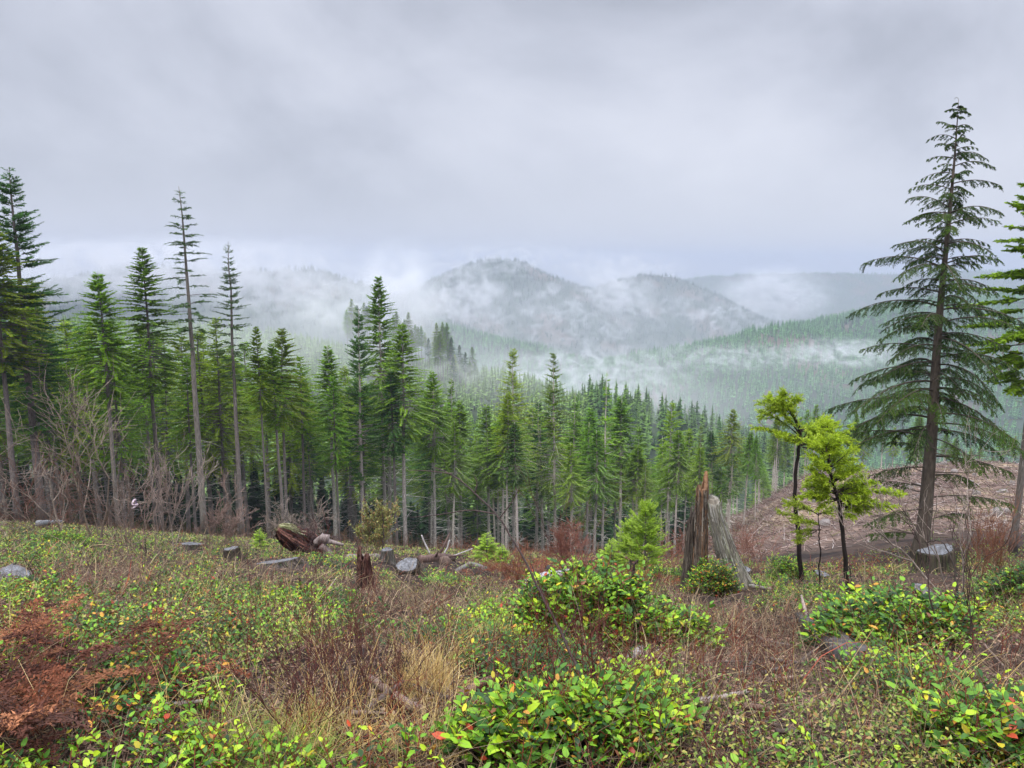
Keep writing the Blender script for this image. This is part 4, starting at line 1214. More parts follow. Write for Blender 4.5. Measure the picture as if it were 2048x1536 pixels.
# uprooted rotten stump
def rotten_root():
    rng = np.random.default_rng(530)
    Y0 = 21.0
    P0 = at(556, 1056, Y0 - .3); P1 = at(596, 1084, Y0); P2 = at(640, 1104, Y0 + .3)
    b = np.array([P1[0], P1[1], gz(P1[0], P1[1])])
    e = thing('uprooted_stump', 'large uprooted rotten stump, red brown with a mossy broken top and grey roots', 'stump', b)
    g = Geo()
    Q = np.array([P0 + (P2 - P0) * t for t in np.linspace(0, 1, 16)]) - b
    R = np.interp(np.linspace(0, 1, 16), [0, .08, .3, .6, 1], [.07, .16, .25, .31, .27])
    V0 = Geo(); tube(V0, Q, R, (.10, .038, .028), 22, 0, .15, rng, flute=.16, nfl=6)
    V, T, C, M = V0.arr()
    f = np.clip((V[:, 2:3] - (V[:, 0:1] * -.62) - .62) * 4, 0, 1) * (V[:, 0:1] < .1)
    C = C * rng.uniform(.5, 1.6, (len(V), 1)) * (1 - f) + np.array([.28, .27, .13]) * f
    g.add(V, T, C)
    ax = unit(P2 - P0)
    fw = V[:16 * 22].reshape(16, 22, 3)
    for _ in range(520):
        j = rng.integers(22); i0 = rng.integers(0, 12); i1 = min(i0 + rng.integers(2, 5), 15)
        f_ = rng.random(); P_ = fw[i0:i1 + 1, j] * (1 - f_) + fw[i0:i1 + 1, (j + 1) % 22] * f_
        o_2 = unit(P_ - fw[i0:i1 + 1].mean(1)); P_ = P_ + o_2 * .012
        top_ = (o_2[0][2] > .5) and i0 < 5
        cc_ = np.array([(.14, .05, .035), (.07, .028, .02), (.22, .10, .07), (.04, .02, .018)][rng.integers(4)] if not top_ else [(.30, .29, .13), (.20, .20, .08), (.34, .32, .2)][rng.integers(3)])
        prisms(g, P_[:-1], P_[1:], .020 * rng.uniform(.4, 1.4), .014, cc_)
    for _ in range(40):
        a_ = fw[0, rng.integers(22)] * rng.uniform(.3, 1) + fw[0].mean(0) * 0
        prisms(g, [a_], [a_ - ax * rng.uniform(.03, .16) + rng.normal(0, .02, 3)], .03, .006, (.22, .20, .10))
    link('rotten_trunk', g.mesh('rotten_trunk', [M_wood]), e)
    g = Geo(); segs = []
    for _ in range(26):
        grow(rng, segs, at(628, 1090, Y0 - .2) - b + rng.normal(0, .14, 3), unit(rng.normal(0, 1, 3) + [.1, -.2, .1]), .45, .014, 2, .8, 0, (2, 3), .6, 4, .3)
    A = np.array([s[0] for s in segs]); B = np.array([s[1] for s in segs])
    prisms(g, A, B, np.array([s[2] for s in segs]), np.array([s[3] for s in segs]), np.array([.085, .05, .045]) * rng.uniform(.6, 1.5, (len(A), 1)))
    link('root_tangle', g.mesh('root_tangle', [M_stick]), e)
    for nm, pp, ra, rb in (('grey_root', [(640, 1074), (655, 1082), (688, 1090)], .13, .03), ('grey_root', [(642, 1090), (655, 1102), (668, 1118)], .12, .06), ('grey_root', [(630, 1086), (645, 1076), (658, 1078)], .08, .10)):
        g = Geo(); Pq = np.array([at(x, y, Y0 - .4) for x, y in pp]) - b
        tq = np.linspace(0, 1, 9)
        Pq = np.stack([np.interp(tq, np.linspace(0, 1, len(Pq)), Pq[:, c]) for c in range(3)], 1)
        tube(g, Pq, np.linspace(ra, rb, 9), (.24, .19, .17), 10, 0, .1, rng)
        link(nm, g.mesh(nm, [M_wood], True), e)
rotten_root()
GW = (.30, .27, .245); DK = (.06, .05, .045)
log('fallen_log', 'grey fallen log between the small upright stump and the dark snag', [(700, 1122), (772, 1118)], .12, .09, (.22, .18, .15), 540, mat=M_wood)
log('fallen_log', 'reddish rotten log lying along the forest edge right of the round stump', [(838, 1124), (880, 1119), (905, 1121)], .15, .13, (.13, .08, .065), 541, mat=M_wood, knots=3)
log('fallen_log', 'grey weathered log arched in the salal in the middle', [(915, 1145), (940, 1131), (970, 1140)], .07, .08, (.17, .155, .14), 542, mat=M_wood, k=8)
log('broken_slab', 'pale grey broken slab of wood lying among rust red twigs', [(1062, 1180), (1110, 1165), (1165, 1158)], .16, .17, (.36, .35, .35), 543, 'log', mat=M_wood, lift=.4)
log('broken_branch', 'pale stick lying against the broken slab', [(1055, 1192), (1085, 1176), (1112, 1166)], .03, .025, (.42, .37, .33), 544, 'branch', lift=6)
log('fallen_log', 'long grey fallen log at the far left edge of the forest', [(78, 1060), (128, 1050)], .12, .10, (.22, .22, .22), 545, mat=M_wood, lift=2)
log('charred_log', 'dark half-buried log with rough bark under the salal, right side', [(1608, 1246), (1650, 1284), (1700, 1332), (1728, 1356)], .085, .10, (.085, .075, .07), 546, 'log', mat=M_wood, lift=.5, k=14)
log('dead_branch', 'pale peeled branch lying across the dark half-buried log', [(1603, 1192, 7.3), (1622, 1262, 6.3), (1636, 1300, 5.75), (1652, 1336, 5.3)], .013, .024, (.36, .27, .22), 547, 'branch', knots=4)
log('dead_branch', 'lichen spotted grey branch slanting down at the right side', [(1952, 1238, 6.1), (1962, 1290, 5.3), (1980, 1350, 4.6), (2012, 1398, 4.0)], .022, .014, (.26, .24, .22), 548, 'branch', knots=2)
log('dead_branch', 'peeled dead branch lying in the straw, bottom middle', [(738, 1372), (775, 1400), (808, 1425), (840, 1442)], .016, .022, (.25, .17, .13), 549, 'branch', knots=3, lift=2.5)
log('dead_branch', 'thin dead branch crossing over the peeled branch in the straw', [(735, 1450), (780, 1412), (812, 1392)], .012, .010, (.14, .10, .08), 550, 'branch', lift=5)
log('dead_branch', 'dark thin branch running right from the crossed branches', [(812, 1392), (880, 1416), (940, 1428)], .010, .007, (.07, .05, .045), 551, 'branch', lift=5)
log('splintered_branch', 'splintered orange brown branch with a broken end, beside the straw tuft', [(905, 1430), (950, 1402), (1012, 1368)], .020, .015, (.20, .12, .08), 552, 'branch', lift=3, knots=3)
log('dead_branch', 'short grey driftwood-like stick right of the yellow grass', [(900, 1292), (915, 1280), (932, 1270)], .014, .009, (.3, .26, .23), 553, 'branch', lift=2)
log('dead_branch', 'long dark branch on the bare ground at the lower right', [(1640, 1462), (1700, 1475), (1780, 1500), (1850, 1512)], .010, .008, (.09, .07, .06), 554, 'branch', lift=2, knots=4)
log('dead_branch', 'reddish brown stick on the bare ground, lower right', [(1640, 1405), (1670, 1414), (1695, 1424)], .009, .007, (.26, .15, .10), 555, 'branch', lift=2)
log('dead_branch', 'curved thin branch above the dark half-buried log', [(1480, 1256), (1530, 1290), (1590, 1302)], .012, .008, (.20, .15, .12), 556, 'branch', lift=2.5)
log('dead_branch', 'straight tan stick lying on the bare patch', [(1535, 1366), (1590, 1364), (1628, 1358)], .008, .006, (.30, .21, .15), 557, 'branch', lift=2.5)
log('dead_branch', 'grey stick in twigs left of the dark snag', [(628, 1188), (655, 1196), (668, 1208)], .03, .02, (.30, .24, .21), 558, 'branch', lift=2)
log('dead_branch', 'pale root-like stick at the foot of the split snag', [(1500, 1180), (1540, 1186)], .04, .025, (.3, .27, .24), 559, 'branch', lift=2)
log('dead_branch', 'upright white stick at the forest edge behind the rotten log', [(860, 1108, 26), (848, 1082, 26), (843, 1070, 26)], .03, .02, (.5, .47, .45), 560, 'branch')
log('dead_branch', 'slanting white stick at the forest edge beside the upright one', [(886, 1112, 26), (895, 1095, 26), (899, 1080, 26)], .03, .02, (.5, .47, .45), 561, 'branch')
log('dead_branch', 'pale long stick leaning at the forest edge by the bright seedling', [(905, 1112, 27), (930, 1103, 27), (945, 1097, 27)], .03, .02, (.46, .42, .4), 562, 'branch')
log('rotten_root_chunk', 'white bleached wood chunk between salal plants, lower middle', [(1262, 1322), (1290, 1308), (1312, 1305)], .03, .025, (.33, .29, .27), 563, 'log', lift=1, mat=M_wood)
rng = np.random.default_rng(570)
for i in range(44):
    px, py = (rng.uniform(1380, 1800), rng.uniform(1230, 1500)) if i % 2 else (rng.uniform(60, 2000), rng.uniform(1190, 1480))
    a = rng.uniform(-.5, .5) * (1 if i % 3 else 2.4); ln = rng.uniform(40, 130) * (py - 950) / 420
    cc = [(.24, .17, .13), (.10, .075, .06), (.34, .28, .24), (.18, .11, .08)][i % 4]
    log('fallen_stick', 'thin ' + ['tan', 'dark', 'pale grey', 'brown'][i % 4] + ' fallen stick ' + ('at the left' if px < 600 else 'around the straw tuft' if px < 1000 else 'near the largest salal bush' if px < 1380 else 'on the bare patch below the split snag' if px < 1600 else 'around the half-buried log') + (', near the camera' if py > 1350 else ''), [(px, py), (px + cos(a) * ln, py + sin(a) * ln * .6)], rng.uniform(.006, .013), rng.uniform(.003, .007), cc, 800 + i, 'stick', 6, 5, int(rng.integers(0, 4)))['group'] = 'thin sticks fallen in the scrub'
def blob(name, px, py, rad, col, label, cat):
    b = gp(px, py); g = Geo()
    import bmesh
    bm = bmesh.new(); bmesh.ops.create_icosphere(bm, subdivisions=3, radius=rad)
    V = np.array([v.co[:] for v in bm.verts]); T = np.array([[v.index for v in f.verts] for f in bm.faces]); bm.free()
    V = V * (1 + .35 * (fbm(V[:, 0] * 6 + px, V[:, 1] * 6 + V[:, 2] * 5, 3)[:, None] - .5) * 2) * [1, 1, 1.1]
    g.add(V, T, col)
    link(name, g.mesh(name, [M_wood]), None, b + [0, 0, rad * .5], label=label, category=cat)
blob('burnt_stump', 1639, 1210, .085, (.012, .010, .010), 'small black burnt stub above the dark half-buried log', 'stump')
blob('burnt_stump', 1098, 1144, .12, (.04, .035, .03), 'small dark stub behind the pale broken slab', 'stump')
blob('burnt_stump', 890, 1128, .17, (.13, .085, .065), 'squat rotten chunk at the end of the reddish log', 'stump')

# ------------------------------------------------------------------ salal and other ground cover
SAL = np.array([(.016, .048, .010), (.032, .095, .014), (.075, .19, .018), (.15, .32, .018), (.25, .45, .018), (.40, .54, .022)])
AUT = np.array([(.60, .50, .03), (.62, .30, .04), (.50, .08, .03), (.30, .12, .05)])
def sprigs(g, P, rng, nl, l0, stem, dark=.35, aut=.05, up=1.0, simple=False, gs=None, bright=0.0):
    n = len(P)
    a = rng.uniform(0, 6.28, n)
    sd = unit(np.stack([np.cos(a) * .7, np.sin(a) * .7, rng.uniform(.35, 1.3, n) * up], 1))
    sl_ = stem * rng.uniform(.6, 1.3, n)
    tone = np.clip(rng.normal(.42 - dark * .34 + bright, .28, n), 0, 1)
    if gs is not None:
        prisms(gs, P, P + sd * sl_[:, None], .0022, .0012, np.array([.22, .05, .03]) * rng.uniform(.5, 1.3, (n, 1)))
    for j in range(nl):
        f = (j + .6) / nl
        B = P + sd * (sl_ * f)[:, None]
        an = a + (j % 2) * pi + rng.normal(0, .5, n) + pi / 2 * (j < nl - 1)
        D = np.stack([np.cos(an), np.sin(an), rng.uniform(-.1, .7, n)], 1) + sd * .5
        Nn = np.array([0, 0, 1.]) + rng.normal(0, .38, (n, 3))
        Ln = l0 * rng.uniform(.45, 1.35, n)
        tt = np.clip(tone + rng.normal(0, .10, n) + (f - .5) * .35, 0, .999) * (len(SAL) - 1)  # low leaves darker, tips more lime: shade within the sprig painted into the colour
        i0 = tt.astype(int); fr = (tt - i0)[:, None]
        C = SAL[i0] * (1 - fr) + SAL[np.minimum(i0 + 1, 5)] * fr
        k = rng.random(n) < aut
        C[k] = AUT[rng.choice(4, k.sum(), p=[.45, .25, .15, .15])] * rng.uniform(.6, 1.1, (k.sum(), 1))
        if simple: blades(g, B, D, Ln, Ln * .6, Nn, C, wide=.5)
        else: ovates(g, B, D, Ln, Ln * rng.uniform(.42, .66, n), Nn, C, curl=rng.uniform(.02, .3, n)[:, None])
# patches seen in the photograph, as (px, py, rx, ry, weight)
GREENP = [(1250, 1440, 230, 70, .85), (1130, 1500, 160, 60, .6), (330, 1400, 130, 60, .9), (150, 1330, 140, 60, .7), (560, 1270, 180, 45, .9), (420, 1290, 150, 35, .6), (1760, 1330, 130, 90, 1.1), (2010, 1480, 110, 60, .9),
          (1960, 1330, 90, 80, .7), (1840, 1430, 120, 50, .7), (850, 1165, 90, 22, .9), (640, 1135, 90, 16, .8), (1080, 1330, 120, 60, 1.0), (980, 1250, 80, 30, .5), (380, 1180, 110, 30, .6), (60, 1120, 90, 30, .8), (1560, 1130, 60, 18, 1.0),
          (1430, 1230, 90, 26, .6), (1700, 1195, 120, 22, .9), (1300, 1105, 60, 14, .7), (1330, 1420, 140, 50, .6), (80, 1200, 120, 40, .4), (2000, 1200, 80, 50, .7), (520, 1085, 60, 14, .7), (130, 1075, 80, 12, .7), (840, 1310, 60, 22, .7), (1180, 1275, 200, 60, 1.0), (1440,1160,50,40,1.0), (620, 1220, 120, 26, .5)]
BARE = [(1560, 1450, 190, 90, 1.3), (1450, 1330, 140, 40, .9), (1560, 1260, 120, 35, .9), (240, 1170, 140, 30, .5), (850, 1210, 110, 26, .8), (600, 1480, 190, 60, .9), (860, 1370, 60, 50, 1.0), (650, 1390, 120, 40, .5), (90, 1410, 110, 70, .9), (1180, 1130, 140, 28, .9), (50, 1500, 90, 60, .9), (720, 1440, 130, 60, .6)]
CLEAR = [(731, 1180, 24, 28, 1), (819, 1160, 26, 16, 1), (555, 1142, 45, 12, 1), (384, 1102, 22, 8, 1), (465, 1122, 14, 7, 1), (1870, 1175, 60, 28, 1), (1445, 1195, 60, 24, 1), (1115, 1185, 70, 14, 1), (775, 1130, 16, 10, 1), (870, 1128, 50, 8, 1), (940, 1150, 40, 8, 1), (1670, 1300, 55, 45, .7), (1655, 1345, 25, 25, .7), (18, 1172, 34, 14, 1), (1842, 1198, 20, 8, 1), (1604, 1160, 16, 14, 1), (1697, 1175, 16, 14, 1), (1980, 1360, 30, 50, .5), (790, 1420, 60, 30, .6), (960, 1410, 60, 25, .6), (1250, 1330, 60, 16, .5)]
def patch(px, py, L_):
    s = 0
    for a, b, rx, ry, w_ in L_:
        s = s + w_ * np.exp(-(((px - a) / rx) ** 2 + ((py - b) / ry) ** 2))
    return s
def cover(seed, n, y0, y1, u=.82):
    rng = np.random.default_rng(seed)
    y = np.exp(rng.uniform(math.log(y0), math.log(y1), n)) if y1 / y0 > 3 else rng.uniform(y0, y1, n)
    x = rng.uniform(-u, u, n) * y
    # the same cover goes on 2.2 m beyond both sides of the view
    if y1 / y0 > 3:
        m = int(n * 2.68 / math.log(y1 / y0) * (1 / y0 - 1 / y1)); ym = 1 / rng.uniform(1 / y1, 1 / y0, m)
    else:
        m = int(n * 2.68 / (y1 - y0) * math.log(y1 / y0)); ym = np.exp(rng.uniform(math.log(y0), math.log(y1), m))
    xm = (u * ym + rng.uniform(0, 2.2, m)) * rng.choice([-1, 1], m)
    x = np.concatenate([x, xm]); y = np.concatenate([y, ym])
    return x, y, H(x, y), rng
g = Geo(); gs = Geo()
for (sd_, n, y0, y1, nl, l0, st, simp) in ((601, 19000, 1.7, 6.0, 7, .026, .10, False), (602, 26000, 5.5, 14, 6, .037, .12, False), (603, 42000, 13, 42, 5, .055, .10, True)):
    x, y, z, rng = cover(sd_, n, y0, y1); n = len(x)
    px, py = proj(x, y, z)
    w_ = -.06 + .72 * patch(px, py, GREENP) - patch(px, py, BARE) - 3 * patch(px, py, CLEAR) + (fbm(x * 1.3, y * .9, 81, 4) - .5) * 3.0
    k = (rng.random(n) < w_) & ~((py > 1085) & (px > 1500) & (y > 30))
    P = np.stack([x, y, z + rng.uniform(-.02, .10, n)], 1)[k]
    for lo, hi, dk, au, br_ in ((0, .5, .6, .10, -.02), (.5, .8, .0, .06, .08), (.8, 1.01, .9, .05, -.05)):
        q = vnoise(P[:, 0] * 1.3, P[:, 1] * 1.0, 90)
        m_ = (q >= lo) & (q < hi)
        sprigs(g, P[m_], rng, nl, l0, st, dk, au, 1.0, simp, gs if not simp else None, br_)
x, y, z, rng = cover(605, 210000, 1.8, 42)
px, py = proj(x, y, z)
w_ = .42 - .6 * patch(px, py, BARE) - 2 * patch(px, py, CLEAR) + (fbm(x * .8 + 9, y * .6, 85, 4) - .5) * 3.4
k = (rng.random(len(x)) < w_) & ~((px > 1500) & (y > 30))
m_ = k.sum()
pal = np.array([(.30, .36, .07), (.18, .26, .04), (.10, .18, .03), (.38, .34, .07), (.34, .20, .07), (.05, .10, .02)])
gh = Geo()
blades(gh, np.stack([x, y, z + rng.uniform(.02, .16, len(x))], 1)[k], rng.normal(0, 1, (m_, 3)), (.012 + .0022 * y[k]) * rng.uniform(.6, 1.4, m_), (.007 + .0013 * y[k]) * rng.uniform(.7, 1.3, m_), np.array([0, 0, 1.]) + rng.normal(0, .6, (m_, 3)), pal[rng.choice(6, m_, p=[.24, .24, .2, .12, .08, .12])])
link('huckleberry_leaves', gh.mesh('huckleberry_leaves', [M_herb]), kind='stuff', label='tiny yellowish leaves of low huckleberry between the salal')
link('salal_undergrowth', g.mesh('salal_undergrowth', [M_herb]), kind='stuff', label='low salal leaves carpeting the clearing')
link('salal_stems', gs.mesh('salal_stems', [M_dry]), kind='stuff', label='thin red stems of the low salal')

def salal_bush(px, py, Y, rx, ry, h, n, label, seed, l0=.043, bright=.1, aut=.05, off=(0, 0)):
    rng = np.random.default_rng(seed)
    b = gp(px, py) if Y is None else spot(px, py, Y)
    a = rng.uniform(0, 6.28, n); ph = np.arccos(rng.uniform(0, 1, n)); rr = rng.uniform(.45, 1.0, n) ** .6
    lump = 1 + .28 * (vnoise(a * 2, ph * 3, seed) - .5) * 2
    P = np.stack([np.cos(a) * np.sin(ph) * rx * rr * lump, np.sin(a) * np.sin(ph) * ry * rr * lump, np.cos(ph) * h * rr * lump], 1)
    P[:, 2] += H(P[:, 0] + b[0], P[:, 1] + b[1]) - b[2]
    e = thing('salal_bush', label, 'bush', b)
    g = Geo(); gs = Geo()
    sprigs(g, P, rng, 7, l0, .13, .25, aut, 1.0, False, gs, bright)
    m = n // 4
    root = np.stack([P[:m, 0] * .2, P[:m, 1] * .2, np.full(m, -.05)], 1)
    prisms(gs, root, P[:m], .004, .002, (.10, .05, .035))
    link('leaves', g.mesh('salal_bush_leaves', [M_herb]), e)
    link('stems', gs.mesh('salal_bush_stems', [M_dry]), e)
salal_bush(1185, 1290, None, .46, .40, .46, 1300, 'largest rounded bright green salal bush, in the middle of the clearing', 620, bright=.10, l0=.043)
salal_bush(1320, 1290, None, .36, .3, .22, 420, 'low bright salal clump right of the largest bush', 621, bright=.10)
salal_bush(1425, 1195, 13.2, .50, .35, .60, 800, 'dark salal with reddish leaves growing from the foot of the split snag', 622, bright=-.08, aut=.14)
salal_bush(1404, 1125, 13.75, .16, .14, .62, 240, 'narrow dark salal climbing in the cleft of the split snag', 626, bright=-.05, aut=.08)
salal_bush(1575, 1150, 16.5, .52, .4, .62, 750, 'rounded yellow green salal bush behind the foot of the young fir', 623, bright=.08)
salal_bush(1320, 1125, 18, .75, .5, .38, 650, 'salal mound between the light green young fir and the split snag', 624, bright=.0)
salal_bush(1205, 1480, None, .26, .2, .13, 300, 'large-leaved lime salal cluster at the bottom, right of the leaning sapling', 625, bright=.08, l0=.036)
salal_bush(1985, 1525, None, .24, .2, .13, 260, 'large-leaved yellow green salal in the bottom right corner', 627, bright=.06, l0=.038, aut=.10)
salal_bush(1770, 1290, None, .55, .5, .30, 700, 'wide salal clump right of the dark half-buried log', 628, bright=.02)
salal_bush(2040, 1215, 8.5, .42, .4, .42, 450, 'dark salal at the right side of the clearing', 629, bright=-.12)
salal_bush(128, 1082, 17, .7, .5, .32, 600, 'yellowish salal mound below the bare shrubs on the left', 630, bright=.02)
salal_bush(1015, 1515, None, .18, .16, .10, 160, 'lime salal shoots at the bottom edge left of the leaning sapling', 631, bright=.12, l0=.045)

# dry brown brush, fine twigs and straw: uncountable
def strands(g, P, D, Ln, Wd, C, rng, bend=.35, nseg=3):
    n = len(P)
    D = unit(D); p = P
    bd = rng.normal(0, bend, (n, 3)) + [0, 0, -bend * .6]
    for i in range(nseg):
        q = p + D * (Ln / nseg)[:, None]
        w0 = Wd * (1 - i / nseg * .7); w1 = Wd * (1 - (i + 1) / nseg * .7)
        prisms(g, p, q, w0, w1, C)
        D = unit(D + bd / nseg); p = q
g = Geo()
for sd_, n, y0, y1, ln in ((640, 15000, 1.7, 7, .19), (641, 60000, 6, 42, .25)):
    x, y, z, rng = cover(sd_, n, y0, y1); n = len(x)
    px, py = proj(x, y, z)
    w_ = .95 - 2 * patch(px, py, CLEAR) + .5 * patch(px, py, BARE) - .35 * patch(px, py, GREENP) + (fbm(x * .7 + 40, y * .6, 83, 3) - .5) * 1.2
    k = (rng.random(n) < w_) & ~((px > 1500) & (y > 30)); n = k.sum()
    P = np.stack([x, y, z], 1)[k]
    red = np.exp(-(((px[k] - 1180) / 190) ** 2 + ((py[k] - 1135) / 40) ** 2)) + .8 * np.exp(-(((px[k] - 1640) / 200) ** 2 + ((py[k] - 1130) / 30) ** 2)) + .5 * np.exp(-(((px[k] - 700) / 260) ** 2 + ((py[k] - 1480) / 60) ** 2))
    t = rng.random((n, 1))
    C = np.array([.075, .046, .036]) * (1 - t ** 2.2) + np.array([.48, .35, .22]) * t ** 2.2
    rr = (rng.random(n) < red * .9 + .06)
    C[rr] = np.array([.33, .085, .05]) * rng.uniform(.5, 1.3, (rr.sum(), 1))
    st = rng.random(n) < .14
    C[st] = np.array([.50, .38, .20]) * rng.uniform(.7, 1.2, (st.sum(), 1))
    D = rng.normal(0, .8, (n, 3)) + np.array([0, 0, 1.]) * np.clip(rng.normal(.45, .5, (n, 1)), -.1, 1.4)
    strands(g, P + [0, 0, .015], D, ln * rng.uniform(.4, 1.6, n) * np.where(rng.random(n) < .1, 1.8, 1), (.0008 + .00020 * P[:, 1]) * rng.choice([.8, 1.2, 2.4], n, p=[.6, .32, .08]), C, rng, .7)
rng = np.random.default_rng(645)
n = 2600
y = rng.uniform(1.9, 6.5, n); x = rng.uniform(-.8, .8, n) * y; z = H(x, y)
px, py = proj(x, y, z)
w_ = .10 + np.exp(-(((px - 1250) / 260) ** 2 + ((py - 1420) / 130) ** 2)) + np.exp(-(((px - 720) / 200) ** 2 + ((py - 1500) / 60) ** 2)) + .4 * np.exp(-(((px - 1900) / 160) ** 2 + ((py - 1250) / 120) ** 2))
k = rng.random(n) < w_
P = np.stack([x, y, z], 1)[k]; m_ = len(P)
t = rng.random((m_, 1))
C = np.array([.09, .025, .02]) * (1 - t) + np.array([.28, .06, .03]) * t
D0 = rng.normal(0, .22, (m_, 3)) + [0, 0, 1.]
Ls = rng.uniform(.12, .40, m_)
strands(g, P, D0, Ls, np.full(m_, .0016), C, rng, .25, 4)
for f in (.35, .5, .65, .8):
    q = P + unit(D0) * (Ls * f)[:, None]
    strands(g, q, unit(D0) * .8 + rng.normal(0, .6, (m_, 3)), Ls * .3, np.full(m_, .0009), C, rng, .2, 2)
link('dry_brush', g.mesh('dry_brush', [M_dry]), kind='stuff', label='tangle of dry brown twigs and dead stems over the clearing')
# litter lying flat on the soil
g = Geo()
x, y, z, rng = cover(650, 34000, 1.6, 26)
n = len(x)
P = np.stack([x, y, z + .012 + rng.uniform(0, .02, n)], 1)
pal = np.array([(.22, .13, .09), (.12, .07, .05), (.32, .20, .13), (.17, .11, .09), (.40, .27, .18), (.08, .10, .03)])
k = rng.random(n) < .6
D = rng.normal(0, 1, (n, 3)) * [1, 1, .15]
blades(g, P[k], D[k], (.02 + .0022 * y[k]) * rng.uniform(.6, 1.8, k.sum()), (.008 + .0009 * y[k]) * rng.uniform(.6, 1.6, k.sum()), np.array([0, 0, 1.]) + rng.normal(0, .3, (k.sum(), 3)), pal[rng.integers(0, 6, k.sum())])
k = ~k
strands(g, P[k], D[k], rng.uniform(.06, .35, k.sum()), .0012 + .00016 * y[k], pal[rng.integers(0, 5, k.sum())], rng, .25, 2)
link('forest_litter', g.mesh('forest_litter', [M_dry]), kind='stuff', label='fallen twigs, bark chips and dead leaves on the soil')
# straw grass
g = Geo()
def tuft(px, py, n, ln, spread, cols, rng, rad=.06, lean=(0, 0), Y=None, w=.0016):
    b = gp(px, py) if Y is None else spot(px, py, Y)
    a = rng.uniform(0, 6.28, n)
    rr = rad * np.sqrt(rng.random(n))
    P = np.stack([b[0] + np.cos(a) * rr, b[1] + np.sin(a) * rr, b[2] + np.zeros(n)], 1)
    D = np.stack([np.cos(a) * spread * rng.uniform(0, 1, n) + lean[0], np.sin(a) * spread * rng.uniform(0, 1, n) + lean[1], np.ones(n)], 1)
    C = np.array(cols)[rng.integers(0, len(cols), n)] * rng.uniform(.7, 1.2, (n, 1))
    strands(g, P, D, ln * rng.uniform(.4, 1.2, n), np.full(n, w), C, rng, .8, 4)
STR = [(.74, .52, .20), (.66, .44, .16), (.80, .62, .30), (.50, .38, .12)]
rng = np.random.default_rng(660)
tuft(852, 1390, 260, .19, .6, STR, rng, .075)
tuft(875, 1400, 200, .14, 1.1, STR[:3], rng, .10)
tuft(870, 1345, 90, .28, .6, STR, rng, .12)
for _ in range(26):
    tuft(rng.uniform(420, 900), rng.uniform(1440, 1560), 30, rng.uniform(.12, .32), 2.2, STR, rng, .08, w=.0013)
for _ in range(12):
    tuft(rng.uniform(500, 1000), rng.uniform(1230, 1420), 12, rng.uniform(.12, .3), 1.6, STR, rng, .08)
for _ in range(16):
    tuft(rng.uniform(930, 1010), rng.uniform(1270, 1310), 40, .14, 1.1, [(.42, .46, .10), (.5, .45, .14)], rng, .12)
for _ in range(14):
    tuft(rng.uniform(430, 640), rng.uniform(1470, 1550), 60, .12, 1.1, [(.30, .42, .08), (.42, .48, .12)], rng, .1)
for _ in range(40):
    tuft(rng.uniform(0, 2048), rng.uniform(1160, 1500), 8, rng.uniform(.2, .4), .7, STR, rng, .06)
link('straw_grass', g.mesh('straw_grass', [M_dry]), kind='stuff', label='dry straw-coloured and green grass among the salal')
# dead bracken
g = Geo()
def frond(b, d, ln, rng, col):
    s_ = np.linspace(0, 1, 7)
    d = unit(np.array(d))
    P = b + d * (ln * s_)[:, None] + np.array([0, 0, -1.]) * (ln * .45 * s_ ** 2)[:, None]
    prisms(g, P[:-1], P[1:], .003, .002, np.array(col) * .8)
    m = 17; sj = np.repeat(np.linspace(.15, 1, m), 2); sg = np.tile([-1., 1.], m)
    Pj = np.stack([np.interp(sj, s_, P[:, c]) for c in range(3)], 1)
    lat = unit(np.cross(d, [0, 0, 1.]))
    D = unit(d * .5 + lat * sg[:, None] + rng.normal(0, .25, (2 * m, 3)) + [0, 0, -.2])
    l2 = ln * .30 * (1.05 - sj) * rng.uniform(.7, 1.2, 2 * m)
    for f in (.2, .5, .8):
        for s2 in (-1, 1):
            d2 = unit(D * .5 + np.cross(D, [0, 0, 1.]) * s2 + rng.normal(0, .3, D.shape))
            blades(g, Pj + D * (l2 * f)[:, None], d2,   .012 + l2 * .2 * (1 - f * .6), .0075, rng.normal(0, .6, D.shape) + [0, 0, 1], np.array(col) * rng.uniform(.6, 1.4, (2 * m, 1)))
    prisms(g, Pj, Pj + D * l2[:, None], .0012, .0007, np.array(col) * .8)
rng = np.random.default_rng(670)
BR = [(.26, .085, .04), (.14, .05, .03), (.34, .14, .065), (.09, .04, .028)]
spots_b = [(rng.uniform(-60, 150), rng.uniform(1330, 1410)) for _ in range(12)] + [(rng.uniform(-80, 110), rng.uniform(1450, 1580)) for _ in range(13)] + [(rng.uniform(220, 320), rng.uniform(1370, 1400)) for _ in range(3)] \

for px, py in spots_b:
    b = gp(px, py) + [0, 0, .03]
    for _ in range(2):
        a = rng.uniform(0, 6.28)
        frond(b + [0, 0, rng.uniform(0, .12)], (cos(a), sin(a), rng.uniform(.5, 1.6)), rng.uniform(.25, .5), rng, np.array(BR[rng.integers(4)]) * rng.uniform(.5, 1.1))
for _ in range(170):
    px = rng.normal(1180, 110); Yd = rng.uniform(14, 27)
    b = spot(px, 1130, Yd)
    for _ in range(2):
        a = rng.uniform(0, 6.28)
        frond(b, (cos(a), sin(a), rng.uniform(.5, 1.2)), rng.uniform(.4, .8), rng, BR[rng.integers(2)])
link('dead_bracken', g.mesh('dead_bracken', [M_dry]), kind='stuff', label='dead rust red bracken and fern fronds')
